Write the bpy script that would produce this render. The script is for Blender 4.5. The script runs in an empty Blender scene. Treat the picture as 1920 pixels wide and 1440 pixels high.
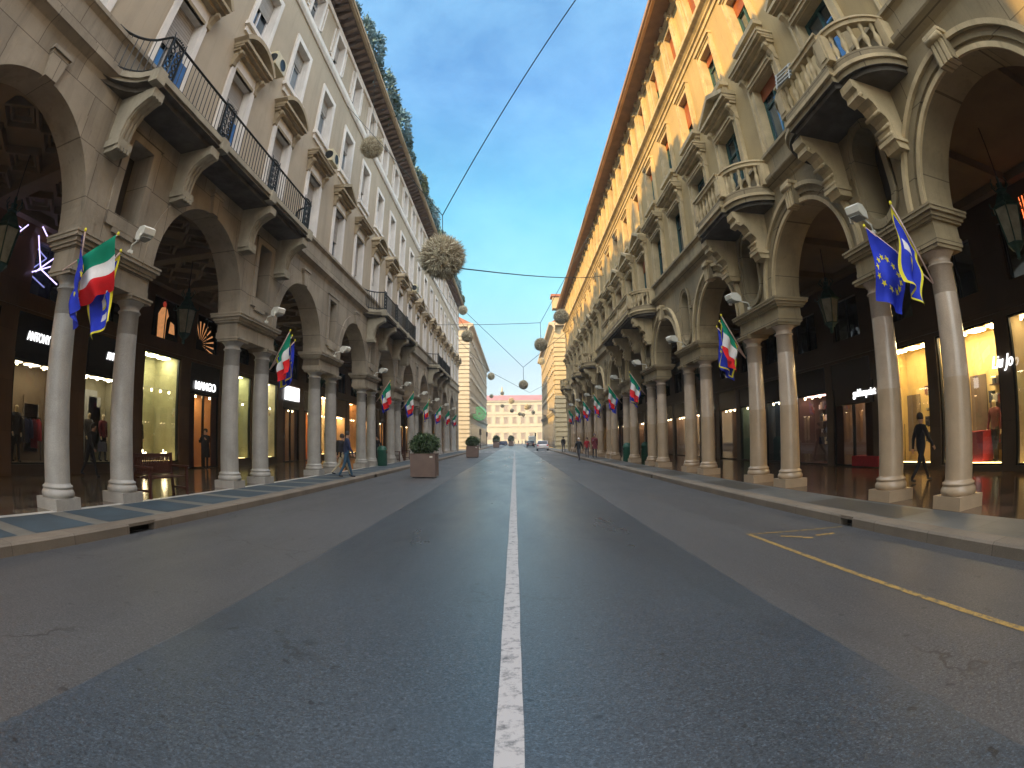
import bpy, math, random
from mathutils import Vector, Matrix
from mathutils.geometry import tessellate_polygon
PI = math.pi
rad = math.radians
scene = bpy.context.scene
COL = scene.collection

# ------------------------------------------------------------------ camera, light, exposure
cam_d = bpy.data.cameras.new('camera'); cam = bpy.data.objects.new('camera', cam_d); COL.objects.link(cam)
CAMZ = 1.56
PITCH, YAW, ROLL, FEQ = .1071, -.0036, .0117, 1.0317
cam_d.type = 'PANO'
cam_d.sensor_fit = 'HORIZONTAL'; cam_d.sensor_width = 36.0
cam_d.clip_start = .05; cam_d.clip_end = 6000
for owner in (cam_d, getattr(cam_d, 'cycles', None)):
    if owner is None: continue
    try:
        owner.panorama_type = 'FISHEYE_EQUISOLID'
        owner.fisheye_lens = 18.0 * FEQ
        owner.fisheye_fov = rad(200)
    except Exception: pass
cam.location = (0, 0, CAMZ)
cam.rotation_euler = (Matrix.Rotation(-YAW, 3, 'Z') @ Matrix.Rotation(PITCH, 3, 'X') @ Matrix.Rotation(PI / 2, 3, 'X') @ Matrix.Rotation(-ROLL, 3, 'Z')).to_euler()
scene.camera = cam

SUN_AZ = rad(40)      # light travels to +X and +Y
SUN_EL = rad(24.0)
sd = bpy.data.lights.new('sun', 'SUN'); sun = bpy.data.objects.new('sun', sd); COL.objects.link(sun)
sd.energy = 3.0; sd.angle = rad(.5); sd.color = (1.0, .61, .17)
ldir = Vector((math.cos(SUN_AZ) * math.cos(SUN_EL), math.sin(SUN_AZ) * math.cos(SUN_EL), -math.sin(SUN_EL)))
sun.rotation_euler = ldir.to_track_quat('-Z', 'Y').to_euler()
sun.location = (-60, -50, 60)

w = bpy.data.worlds.new('World'); scene.world = w; w.use_nodes = True
nt = w.node_tree; N = nt.nodes; LK = nt.links; N.clear()
def nd(nt, t, **kw):
    n = nt.nodes.new(t)
    for k, v in kw.items():
        if hasattr(n, k): setattr(n, k, v)
    return n
out = nd(nt, 'ShaderNodeOutputWorld'); bg = nd(nt, 'ShaderNodeBackground'); bg.inputs[1].default_value = .15
sky = nd(nt, 'ShaderNodeTexSky', sky_type='NISHITA', sun_disc=False, sun_elevation=SUN_EL, sun_rotation=math.atan2(-math.cos(SUN_AZ), -math.sin(SUN_AZ)), air_density=1.0, dust_density=.6, ozone_density=1.5)
tc = nd(nt, 'ShaderNodeTexCoord'); sp = nd(nt, 'ShaderNodeSeparateXYZ'); LK.new(tc.outputs['Generated'], sp.inputs[0])
rmp = nd(nt, 'ShaderNodeValToRGB'); LK.new(sp.outputs[2], rmp.inputs[0])
cr = rmp.color_ramp; cr.elements[0].position = 0.0; cr.elements[0].color = (1.35, 1.12, 1.02, 1)
cr.elements[1].position = .62; cr.elements[1].color = (.42, 1.38, 2.05, 1)
e = cr.elements.new(.14); e.color = (1.25, 1.12, 1.05, 1)
e = cr.elements.new(.28); e.color = (1.0, 1.85, 1.4, 1)
e = cr.elements.new(.42); e.color = (.66, 2.0, 1.85, 1)
mul = nd(nt, 'ShaderNodeMix', data_type='RGBA', blend_type='MULTIPLY'); mul.inputs[0].default_value = 1.0
LK.new(sky.outputs[0], mul.inputs[6]); LK.new(rmp.outputs[0], mul.inputs[7])
mp = nd(nt, 'ShaderNodeMapping'); mp.inputs['Scale'].default_value = (1.2, 1.0, 1.9); mp.inputs['Rotation'].default_value = (.2, .35, .5); LK.new(tc.outputs['Generated'], mp.inputs[0])
nz = nd(nt, 'ShaderNodeTexNoise'); nz.inputs['Scale'].default_value = 3.4; nz.inputs['Detail'].default_value = 7; nz.inputs['Roughness'].default_value = .62; nz.inputs['Distortion'].default_value = .15; LK.new(mp.outputs[0], nz.inputs[0])
cl = nd(nt, 'ShaderNodeMapRange'); cl.inputs[1].default_value = .36; cl.inputs[2].default_value = .80; cl.inputs[3].default_value = .12; cl.inputs[4].default_value = .36; LK.new(nz.outputs[0], cl.inputs[0])
mixc = nd(nt, 'ShaderNodeMix', data_type='RGBA'); LK.new(cl.outputs[0], mixc.inputs[0]); LK.new(mul.outputs[2], mixc.inputs[6]); mixc.inputs[7].default_value = (5.6, 10.5, 13.5, 1)
# added bright sky behind the camera and overhead, unseen, to lift shaded facades
def mrange(src, a, b, c, d):
    n = nd(nt, 'ShaderNodeMapRange', interpolation_type='SMOOTHSTEP'); LK.new(src, n.inputs[0])
    for i, x in enumerate((a, b, c, d)): n.inputs[i + 1].default_value = x
    return n.outputs[0]
m1 = nd(nt, 'ShaderNodeMath', operation='MAXIMUM'); rear = nd(nt, 'ShaderNodeMath', operation='MULTIPLY'); LK.new(mrange(sp.outputs[1], .15, -.55, 0, .62), rear.inputs[0]); LK.new(mrange(sp.outputs[2], -.02, .38, .15, 1), rear.inputs[1])
LK.new(rear.outputs[0], m1.inputs[0]); LK.new(mrange(sp.outputs[2], .80, .95, 0, .85), m1.inputs[1])
vm = nd(nt, 'ShaderNodeVectorMath', operation='SCALE'); LK.new(mixc.outputs[2], vm.inputs[0]); vm.inputs['Scale'].default_value = .37
wm_ = nd(nt, 'ShaderNodeMix', data_type='RGBA'); LK.new(m1.outputs[0], wm_.inputs[0]); LK.new(vm.outputs[0], wm_.inputs[6]); wm_.inputs[7].default_value = (13.0, 12.6, 12.4, 1)
LK.new(wm_.outputs[2], bg.inputs[0]); LK.new(bg.outputs[0], out.inputs[0])
scene.view_settings.view_transform = 'Standard'; scene.view_settings.look = 'None'
scene.view_settings.exposure = 1.4; scene.view_settings.gamma = 1.0
scene.render.engine = 'CYCLES'
scene.cycles.use_denoising = True
scene.cycles.max_bounces = 7; scene.cycles.diffuse_bounces = 2; scene.cycles.glossy_bounces = 3; scene.cycles.transparent_max_bounces = 12
scene.cycles.sample_clamp_indirect = 4.0; scene.cycles.caustics_reflective = False; scene.cycles.caustics_refractive = False

rnd = random.Random(7)
# ------------------------------------------------------------------ materials
MATS = {}
def mat(name, base, rough=.8, var=.12, vscale=1.5, bump=.0, bscale=30., metallic=0., spec=.5, streak=0., joints=None, grime=0., dark=None, emit=None, estr=0., fine=0., coat=0.):
    """procedural surface: base colour, large soft variation, vertical streaks, block joints, fine bump"""
    if name in MATS: return MATS[name]
    m = bpy.data.materials.new(name); m.use_nodes = True; t = m.node_tree; t.nodes.clear(); L = t.links
    o = nd(t, 'ShaderNodeOutputMaterial'); b = nd(t, 'ShaderNodeBsdfPrincipled'); L.new(b.outputs[0], o.inputs[0])
    b.inputs['Roughness'].default_value = rough; b.inputs['Metallic'].default_value = metallic
    b.inputs['Specular IOR Level'].default_value = spec; b.inputs['Coat Weight'].default_value = coat
    geo = nd(t, 'ShaderNodeNewGeometry')
    col = None
    def mix(fac, c1, c2, blend='MIX'):
        n = nd(t, 'ShaderNodeMix', data_type='RGBA', blend_type=blend)
        if isinstance(fac, (int, float)): n.inputs[0].default_value = fac
        else: L.new(fac, n.inputs[0])
        for i, c in ((6, c1), (7, c2)):
            if isinstance(c, tuple): n.inputs[i].default_value = (*c[:3], 1)
            else: L.new(c, n.inputs[i])
        return n.outputs[2]
    def noise(scale, detail=4, vec=None, sc=None, rough_=.55):
        n = nd(t, 'ShaderNodeTexNoise'); n.inputs['Scale'].default_value = scale; n.inputs['Detail'].default_value = detail; n.inputs['Roughness'].default_value = rough_
        src = geo.outputs['Position']
        if sc:
            mm = nd(t, 'ShaderNodeMapping'); mm.inputs['Scale'].default_value = sc; L.new(src, mm.inputs[0]); src = mm.outputs[0]
        L.new(src, n.inputs[0]); return n.outputs[0]
    def rng(v, a, b_, c=0., d=1.):
        n = nd(t, 'ShaderNodeMapRange'); L.new(v, n.inputs[0])
        for i, x in enumerate((a, b_, c, d)): n.inputs[i + 1].default_value = x
        return n.outputs[0]
    lo = tuple(c * (1 - var) for c in base); hi = tuple(min(1, c * (1 + var)) for c in base)
    col = mix(rng(noise(vscale, 5), .3, .7), lo, hi)
    if fine: col = mix(rng(noise(bscale * 2.2, 3), .35, .65, 0, fine), col, tuple(c * .45 for c in base))
    if dark: col = mix(rng(noise(dark[0], 5, rough_=.65), dark[1], dark[1] + .14, 0, dark[2]), col, tuple(c * .35 for c in base))
    if streak: col = mix(rng(noise(1.0, 4, sc=(2.5, 2.5, .22)), .5, .78, 0, streak), col, tuple(c * .5 for c in base))
    if streak > .3: col = mix(rng(noise(1.0, 6, sc=(7, 7, .5), rough_=.7), .56, .72, 0, streak * .8), col, tuple(c * .42 for c in base))
    if joints:
        sx = nd(t, 'ShaderNodeSeparateXYZ'); L.new(geo.outputs['Position'], sx.inputs[0])
        cx = nd(t, 'ShaderNodeCombineXYZ')
        axes = joints[3] if len(joints) > 3 else 'YZ'
        for i, a in enumerate(axes): L.new(sx.outputs['XYZ'.index(a)], cx.inputs[i])
        br = nd(t, 'ShaderNodeTexBrick'); L.new(cx.outputs[0], br.inputs[0])
        br.inputs['Scale'].default_value = 1; br.inputs['Brick Width'].default_value = joints[0]; br.inputs['Row Height'].default_value = joints[1]; br.inputs['Mortar Size'].default_value = joints[2]
        br.inputs['Mortar Smooth'].default_value = .3
        br.inputs['Color1'].default_value = (1, 1, 1, 1); br.inputs['Color2'].default_value = (.82, .82, .82, 1); br.inputs['Mortar'].default_value = (.42, .40, .38, 1)
        col = mix(1.0, col, br.outputs[0], 'MULTIPLY')
    L.new(col, b.inputs['Base Color'])
    if bump:
        bp = nd(t, 'ShaderNodeBump'); bp.inputs['Strength'].default_value = bump; bp.inputs['Distance'].default_value = .02
        L.new(noise(bscale, 5), bp.inputs['Height']); L.new(bp.outputs[0], b.inputs['Normal'])
    if emit:
        b.inputs['Emission Color'].default_value = (*emit, 1); b.inputs['Emission Strength'].default_value = estr
    MATS[name] = m; return m
def glass_mat(name, tint=(1, 1, 1), gloss=.10, rough=.02):
    m = bpy.data.materials.new(name); m.use_nodes = True; t = m.node_tree; t.nodes.clear(); L = t.links
    o = nd(t, 'ShaderNodeOutputMaterial'); mx = nd(t, 'ShaderNodeMixShader'); tr = nd(t, 'ShaderNodeBsdfTransparent'); gl = nd(t, 'ShaderNodeBsdfGlossy')
    tr.inputs[0].default_value = (*tint, 1); gl.inputs['Roughness'].default_value = rough
    lw = nd(t, 'ShaderNodeLayerWeight'); lw.inputs[0].default_value = .5
    mr = nd(t, 'ShaderNodeMapRange'); L.new(lw.outputs['Fresnel'], mr.inputs[0]); mr.inputs[3].default_value = gloss * .4; mr.inputs[4].default_value = min(1, gloss * 4)
    L.new(mr.outputs[0], mx.inputs[0]); L.new(tr.outputs[0], mx.inputs[1]); L.new(gl.outputs[0], mx.inputs[2]); L.new(mx.outputs[0], o.inputs[0])
    MATS[name] = m; return m
def glow(name, col, s): return mat(name, tuple(min(1, c) for c in col), var=0, emit=col, estr=s)

M = MATS
mat('left_stone', (.35, .298, .220), .85, .20, .9, bump=.4, bscale=14, streak=.6, joints=(1.35, .95, .011), dark=(1.1, .58, .25))
mat('left_plaster', (.44, .37, .27), .9, .12, .5, bump=.2, bscale=22, streak=.35, dark=(.6, .6, .14))
mat('left_trim', (.78, .74, .68), .8, .10, 1.5, bump=.12, bscale=20, streak=.40)
mat('hood_stone', (.40, .32, .20), .85, .25, 2.5, bump=.3, bscale=18, streak=.6, dark=(2.5, .52, .5))
mat('balcony_stone', (.38, .34, .25), .85, .25, 1.8, bump=.3, bscale=16, streak=.55, dark=(1.8, .55, .5))
mat('left_column', (.43, .41, .37), .42, .16, 2.2, bump=.2, bscale=30, streak=.40, fine=.45, dark=(3.5, .60, .3))
mat('right_stone', (.33, .262, .150), .82, .22, .9, bump=.4, bscale=14, streak=.55, joints=(1.5, 1.1, .011), dark=(1.0, .6, .3))
mat('right_plaster', (.47, .35, .165), .88, .12, .5, bump=.2, bscale=22, streak=.35, dark=(.6, .6, .14))
mat('right_trim', (.55, .435, .25), .8, .22, 1.4, bump=.3, bscale=20, streak=.55, dark=(1.8, .56, .35))
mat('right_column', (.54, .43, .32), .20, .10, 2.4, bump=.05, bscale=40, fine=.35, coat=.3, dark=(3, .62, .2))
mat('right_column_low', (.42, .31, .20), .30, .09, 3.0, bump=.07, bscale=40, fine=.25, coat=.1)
mat('soffit_shade_dirt', (.10, .088, .07), .9, .35, 2.2, bump=.3, streak=.2, dark=(1.6, .5, .5)); mat('eave_wood', (.21, .125, .06), .7, .2, 2.0, bump=.2, bscale=12)  # balcony undersides: dirt, plus the shade below them darkened into the colour
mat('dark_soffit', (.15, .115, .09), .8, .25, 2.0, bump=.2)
mat('copper', (.46, .27, .12), .5, .2, 1.0, metallic=.4)
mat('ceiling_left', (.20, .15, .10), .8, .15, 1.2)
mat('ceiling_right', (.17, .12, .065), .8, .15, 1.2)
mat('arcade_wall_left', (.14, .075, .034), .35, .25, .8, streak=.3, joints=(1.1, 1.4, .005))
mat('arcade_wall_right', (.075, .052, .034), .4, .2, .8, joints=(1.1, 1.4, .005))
mat('black_panel', (.012, .012, .014), .25, .1)
mat('iron', (.018, .022, .024), .5, .2, 6, metallic=.5)
mat('blue_tarp', (.06, .22, .60), .5, .15, 4)
mat('roof_tile', (.30, .12, .07), .85, .2, 3)
mat('roof_flat', (.25, .22, .18), .9, .1)
mat('kerb_stone', (.20, .165, .125), .75, .18, 1.2, bump=.3, bscale=30, joints=(9, 1.25, .006, 'XY'), fine=.3)
mat('drain_dark', (.004, .004, .004), .9, 0)
mat('white_marble', (.48, .47, .44), .3, .12, 2.0)
mat('slab_joint', (.15, .145, .125), .6, .15, 2.0, fine=.2)
mat('slab_blue', (.036, .060, .078), .75, .30, 1.4, bump=.12, fine=.2, dark=(2., .55, .3))
mat('slab_grey', (.115, .12, .115), .55, .25, 1.0, bump=.1, fine=.2, joints=(.9, .9, .006, 'XY'))
mat('slab_brown', (.060, .056, .046), .55, .18, 1.0, bump=.1, fine=.2)
mat('terracotta_planter', (.185, .125, .098), .7, .12, 3, bump=.1, streak=.2)
mat('green_bin', (.01, .085, .05), .4, .15, 4)
mat('bench_wood', (.055, .016, .010), .35, .25, 8, bump=.15)
mat('lantern_metal', (.03, .085, .075), .55, .35, 9, metallic=.4)
mat('lantern_glass', (.30, .31, .25), .15, .25, 5, spec=.8)
mat('white_plastic', (.78, .76, .66), .45, .06, 5)
mat('grey_plastic', (.35, .36, .33), .5, .1, 5)
mat('ac_beige', (.62, .55, .36), .5, .1, 5)
mat('cable', (.02, .045, .05), .6, 0)
mat('pole_wood', (.75, .55, .48), .5, .1, 6)
mat('flag_green', (.0, .30, .17), .85, .06, 9); mat('flag_white', (.80, .78, .76), .85, .05, 9); mat('flag_red', (.72, .01, .015), .85, .06, 9)
mat('flag_blue', (.015, .04, .55), .8, .1, 9); mat('flag_yellow', (.82, .72, .04), .85, .08, 9)
mat('skin', (.52, .31, .21), .6, .08, 9); mat('hair_dark', (.02, .013, .01), .6, .2, 20)
mat('cloth_black', (.013, .013, .016), .85, .2, 9); mat('cloth_navy', (.012, .02, .06), .85, .2, 9); mat('jeans', (.022, .075, .13), .85, .25, 12)
mat('cloth_tan', (.42, .36, .24), .85, .2, 9); mat('cloth_red', (.34, .02, .03), .85, .2, 9); mat('cloth_white', (.75, .72, .68), .85, .1, 9); mat('cloth_grey', (.10, .10, .11), .85, .2, 9)
mat('shoe_dark', (.015, .02, .03), .5, .1, 9)
mat('cloth_maroon', (.14, .02, .03), .8, .2, 9); mat('mannequin_pale', (.75, .62, .40), .35, .05)
mat('leaf_dark', (.028, .065, .022), .6, .5, 5, spec=.4); mat('leaf_light', (.11, .16, .07), .55, .4, 5, spec=.4); mat('leaf_blue', (.10, .20, .23), .6, .4, 3); mat('leaf_olive', (.10, .13, .06), .6, .4, 3)
mat('stem', (.09, .055, .03), .9, .2, 8)
mat('twig', (.46, .39, .26), .75, .4, 6); mat('twig_pale', (.80, .74, .56), .7, .3, 6); mat('twig_core', (.24, .20, .13), .9, .5, 7)
mat('car_white', (.75, .70, .70), .25, .03, 2, coat=.5); mat('car_glass', (.02, .03, .05), .05, 0); mat('tyre', (.015, .015, .015), .8, .1); mat('rim', (.4, .4, .42), .3, .1, metallic=.8)
mat('tail_red', (.6, .02, .02), .3, 0); mat('car_dark', (.03, .02, .025), .25, .05, coat=.5)
mat('far_cream', (.42, .38, .30), .85, .1, .4, streak=.15); mat('far_ochre', (.44, .35, .20), .85, .1, .4, streak=.15); mat('far_trim', (.42, .36, .26), .85, .15, 1.)
mat('palace_wall', (.44, .41, .31), .85, .06, .2); mat('palace_trim', (.36, .32, .25), .85, .06, .3); mat('palace_window', (.27, .22, .18), .5, .1, .3); mat('palace_roof', (.28, .13, .14), .85, .1, .2)
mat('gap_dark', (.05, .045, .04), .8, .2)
mat('shutter_orange', (.30, .085, .02), .6, .2, 3); mat('shutter_grey', (.40, .37, .33), .7, .12, 3, joints=(9, .09, .008))
mat('window_glass', (.20, .26, .32), .04, .6, .45, spec=1.0, metallic=.85); mat('curtain', (.42, .42, .40), .85, .25, 1.2); mat('window_white', (.70, .68, .66), .5, .06, 4); mat('window_green', (.03, .09, .08), .5, .1, 4)
glass_mat('shop_glass', gloss=.05)
glow('sign_white', (1, 1, 1), .8); glow('neon_violet', (.62, .50, 1.0), .9); glow('sign_green', (.03, .6, .18), .35); glow('spot_warm', (1, .80, .45), 5.); glow('bulb', (1, .75, .4), 25.); glow('spot_floor', (1, .72, .28), 3.)

# road: asphalt with aggregate, patches and stains
def road_mat(name, base, rough, blue, crack=True):
    m = bpy.data.materials.new(name); m.use_nodes = True; t = m.node_tree; t.nodes.clear(); L = t.links
    o = nd(t, 'ShaderNodeOutputMaterial'); b = nd(t, 'ShaderNodeBsdfPrincipled'); L.new(b.outputs[0], o.inputs[0])
    geo = nd(t, 'ShaderNodeNewGeometry')
    def noise(scale, d=5, r=.6, sc=None):
        n = nd(t, 'ShaderNodeTexNoise'); n.inputs['Scale'].default_value = scale; n.inputs['Detail'].default_value = d; n.inputs['Roughness'].default_value = r
        src = geo.outputs['Position']
        if sc:
            q = nd(t, 'ShaderNodeMapping'); q.inputs['Scale'].default_value = sc; L.new(src, q.inputs[0]); src = q.outputs[0]
        L.new(src, n.inputs[0]); return n.outputs[0]
    def rng(v, a, b_, c, d):
        n = nd(t, 'ShaderNodeMapRange'); L.new(v, n.inputs[0])
        for i, x in enumerate((a, b_, c, d)): n.inputs[i + 1].default_value = x
        return n.outputs[0]
    def mix(f, a, c, bl='MIX'):
        n = nd(t, 'ShaderNodeMix', data_type='RGBA', blend_type=bl)
        if isinstance(f, float): n.inputs[0].default_value = f
        else: L.new(f, n.inputs[0])
        for i, x in ((6, a), (7, c)):
            if isinstance(x, tuple): n.inputs[i].default_value = (*x, 1)
            else: L.new(x, n.inputs[i])
        return n.outputs[2]
    c = mix(rng(noise(.5, 6, .6, (1, .35, 1)), .3, .7, 0, 1), tuple(x * .82 for x in base), tuple(x * 1.18 for x in base))
    c = mix(rng(noise(48, 4, .85), .50, .62, 0, .9), c, tuple(x * 2.4 for x in base))
    c = mix(rng(noise(36, 4, .85), .38, .50, .85, 0), c, tuple(x * .25 for x in base))
    c = mix(rng(noise(11, 5, .75), .40, .62, 0, .40), c, tuple(x * .55 for x in base))
    c = mix(rng(noise(.9, 6, .65, (1, .5, 1)), .56, .66, 0, .35), c, tuple(x * .55 for x in base))
    c = mix(rng(noise(1.9, 5, .6), .66, .70, 0, .60), c, tuple(x * .32 for x in base))
    c = mix(rng(noise(5.5, 2, .5), .70, .73, 0, .75), c, tuple(x * .2 for x in base))
    for sc_v, th, colv, keep in ((1.5, .045, .18, .45), (2.3, .028, 6.0, .72)):     # scattered spots: tar, gum, bits of litter
        dn = nd(t, 'ShaderNodeTexNoise'); dn.inputs['Scale'].default_value = 14; L.new(geo.outputs['Position'], dn.inputs[0])
        va = nd(t, 'ShaderNodeVectorMath', operation='MULTIPLY_ADD'); L.new(dn.outputs[1], va.inputs[0]); va.inputs[1].default_value = (.07, .07, .0); L.new(geo.outputs['Position'], va.inputs[2])
        v1 = nd(t, 'ShaderNodeTexVoronoi'); v1.inputs['Scale'].default_value = sc_v; L.new(va.outputs[0], v1.inputs[0])
        sx_ = nd(t, 'ShaderNodeSeparateColor'); L.new(v1.outputs['Color'], sx_.inputs[0])
        mm_ = nd(t, 'ShaderNodeMath', operation='MULTIPLY'); L.new(rng(v1.outputs['Distance'], th * .7, th, .85, 0), mm_.inputs[0]); L.new(rng(sx_.outputs[0], keep, keep + .02, 0, 1), mm_.inputs[1])
        c = mix(mm_.outputs[0], c, tuple(min(.5, x * colv) for x in base))
    if crack:
        dist = nd(t, 'ShaderNodeTexNoise'); dist.inputs['Scale'].default_value = 2.5; dist.inputs['Detail'].default_value = 6; L.new(geo.outputs['Position'], dist.inputs[0])
        vv = nd(t, 'ShaderNodeVectorMath', operation='MULTIPLY_ADD'); L.new(dist.outputs[1], vv.inputs[0]); vv.inputs[1].default_value = (.9, .9, .9); L.new(geo.outputs['Position'], vv.inputs[2])
        vo = nd(t, 'ShaderNodeTexVoronoi', feature='DISTANCE_TO_EDGE'); vo.inputs['Scale'].default_value = .33; L.new(vv.outputs[0], vo.inputs[0])
        mk = nd(t, 'ShaderNodeMath', operation='MULTIPLY'); L.new(rng(vo.outputs[0], .004, .011, .8, 0), mk.inputs[0]); L.new(rng(noise(.35, 2), .5, .6, 0, 1), mk.inputs[1])
        c = mix(mk.outputs[0], c, tuple(x * .25 for x in base))
    L.new(c, b.inputs['Base Color'])
    L.new(rng(noise(.7, 5, .6, (1, .25, 1)), .3, .7, rough - .07, rough + .08), b.inputs['Roughness'])
    b.inputs['Specular IOR Level'].default_value = .8
    bp = nd(t, 'ShaderNodeBump'); bp.inputs['Strength'].default_value = .45; bp.inputs['Distance'].default_value = .006
    L.new(noise(75, 3, .75), bp.inputs['Height']); L.new(bp.outputs[0], b.inputs['Normal'])
    MATS[name] = m; return m
road_mat('asphalt_old', (.058, .060, .063), .52, 0)
road_mat('asphalt_new', (.042, .057, .073), .32, 1)
def worn_paint(name, colr, base, amt):
    m = bpy.data.materials.new(name); m.use_nodes = True; t = m.node_tree; b = t.nodes['Principled BSDF']; L = t.links
    geo = nd(t, 'ShaderNodeNewGeometry')
    n = nd(t, 'ShaderNodeTexNoise'); n.inputs['Scale'].default_value = 9; n.inputs['Detail'].default_value = 9; n.inputs['Roughness'].default_value = .75; L.new(geo.outputs['Position'], n.inputs[0])
    mr = nd(t, 'ShaderNodeMapRange'); L.new(n.outputs[0], mr.inputs[0]); mr.inputs[1].default_value = amt; mr.inputs[2].default_value = amt + .16
    mx = nd(t, 'ShaderNodeMix', data_type='RGBA'); L.new(mr.outputs[0], mx.inputs[0]); mx.inputs[6].default_value = (*colr, 1); mx.inputs[7].default_value = (*base, 1)
    L.new(mx.outputs[2], b.inputs['Base Color']); b.inputs['Roughness'].default_value = .6
    MATS[name] = m; return m
worn_paint('paint_white', (.40, .40, .41), (.12, .13, .14), .50)
worn_paint('paint_yellow', (.34, .22, .06), (.085, .08, .065), .46)
def floor_mat(name, c1, c2, c3, s):
    m = bpy.data.materials.new(name); m.use_nodes = True; t = m.node_tree; b = t.nodes['Principled BSDF']; L = t.links
    geo = nd(t, 'ShaderNodeNewGeometry')
    br = nd(t, 'ShaderNodeTexBrick'); br.offset = 0.0; L.new(geo.outputs['Position'], br.inputs[0]); br.inputs['Scale'].default_value = 1
    br.inputs['Brick Width'].default_value = s; br.inputs['Row Height'].default_value = s; br.inputs['Mortar Size'].default_value = .16; br.inputs['Mortar Smooth'].default_value = 0
    br.inputs['Color1'].default_value = (*c1, 1); br.inputs['Color2'].default_value = (*c2, 1); br.inputs['Mortar'].default_value = (*c3, 1)
    n = nd(t, 'ShaderNodeTexNoise'); n.inputs['Scale'].default_value = 3; n.inputs['Detail'].default_value = 8; L.new(geo.outputs['Position'], n.inputs[0])
    mx = nd(t, 'ShaderNodeMix', data_type='RGBA', blend_type='MULTIPLY'); mx.inputs[0].default_value = .5; L.new(br.outputs[0], mx.inputs[6]); L.new(n.outputs[1], mx.inputs[7])
    L.new(mx.outputs[2], b.inputs['Base Color']); b.inputs['Roughness'].default_value = .13; b.inputs['Specular IOR Level'].default_value = .6
    MATS[name] = m; return m
floor_mat('arcade_floor_left', (.22, .17, .12), (.17, .13, .09), (.09, .065, .045), 1.68)
floor_mat('arcade_floor_right', (.15, .095, .06), (.11, .065, .04), (.06, .04, .028), 1.52)

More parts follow.
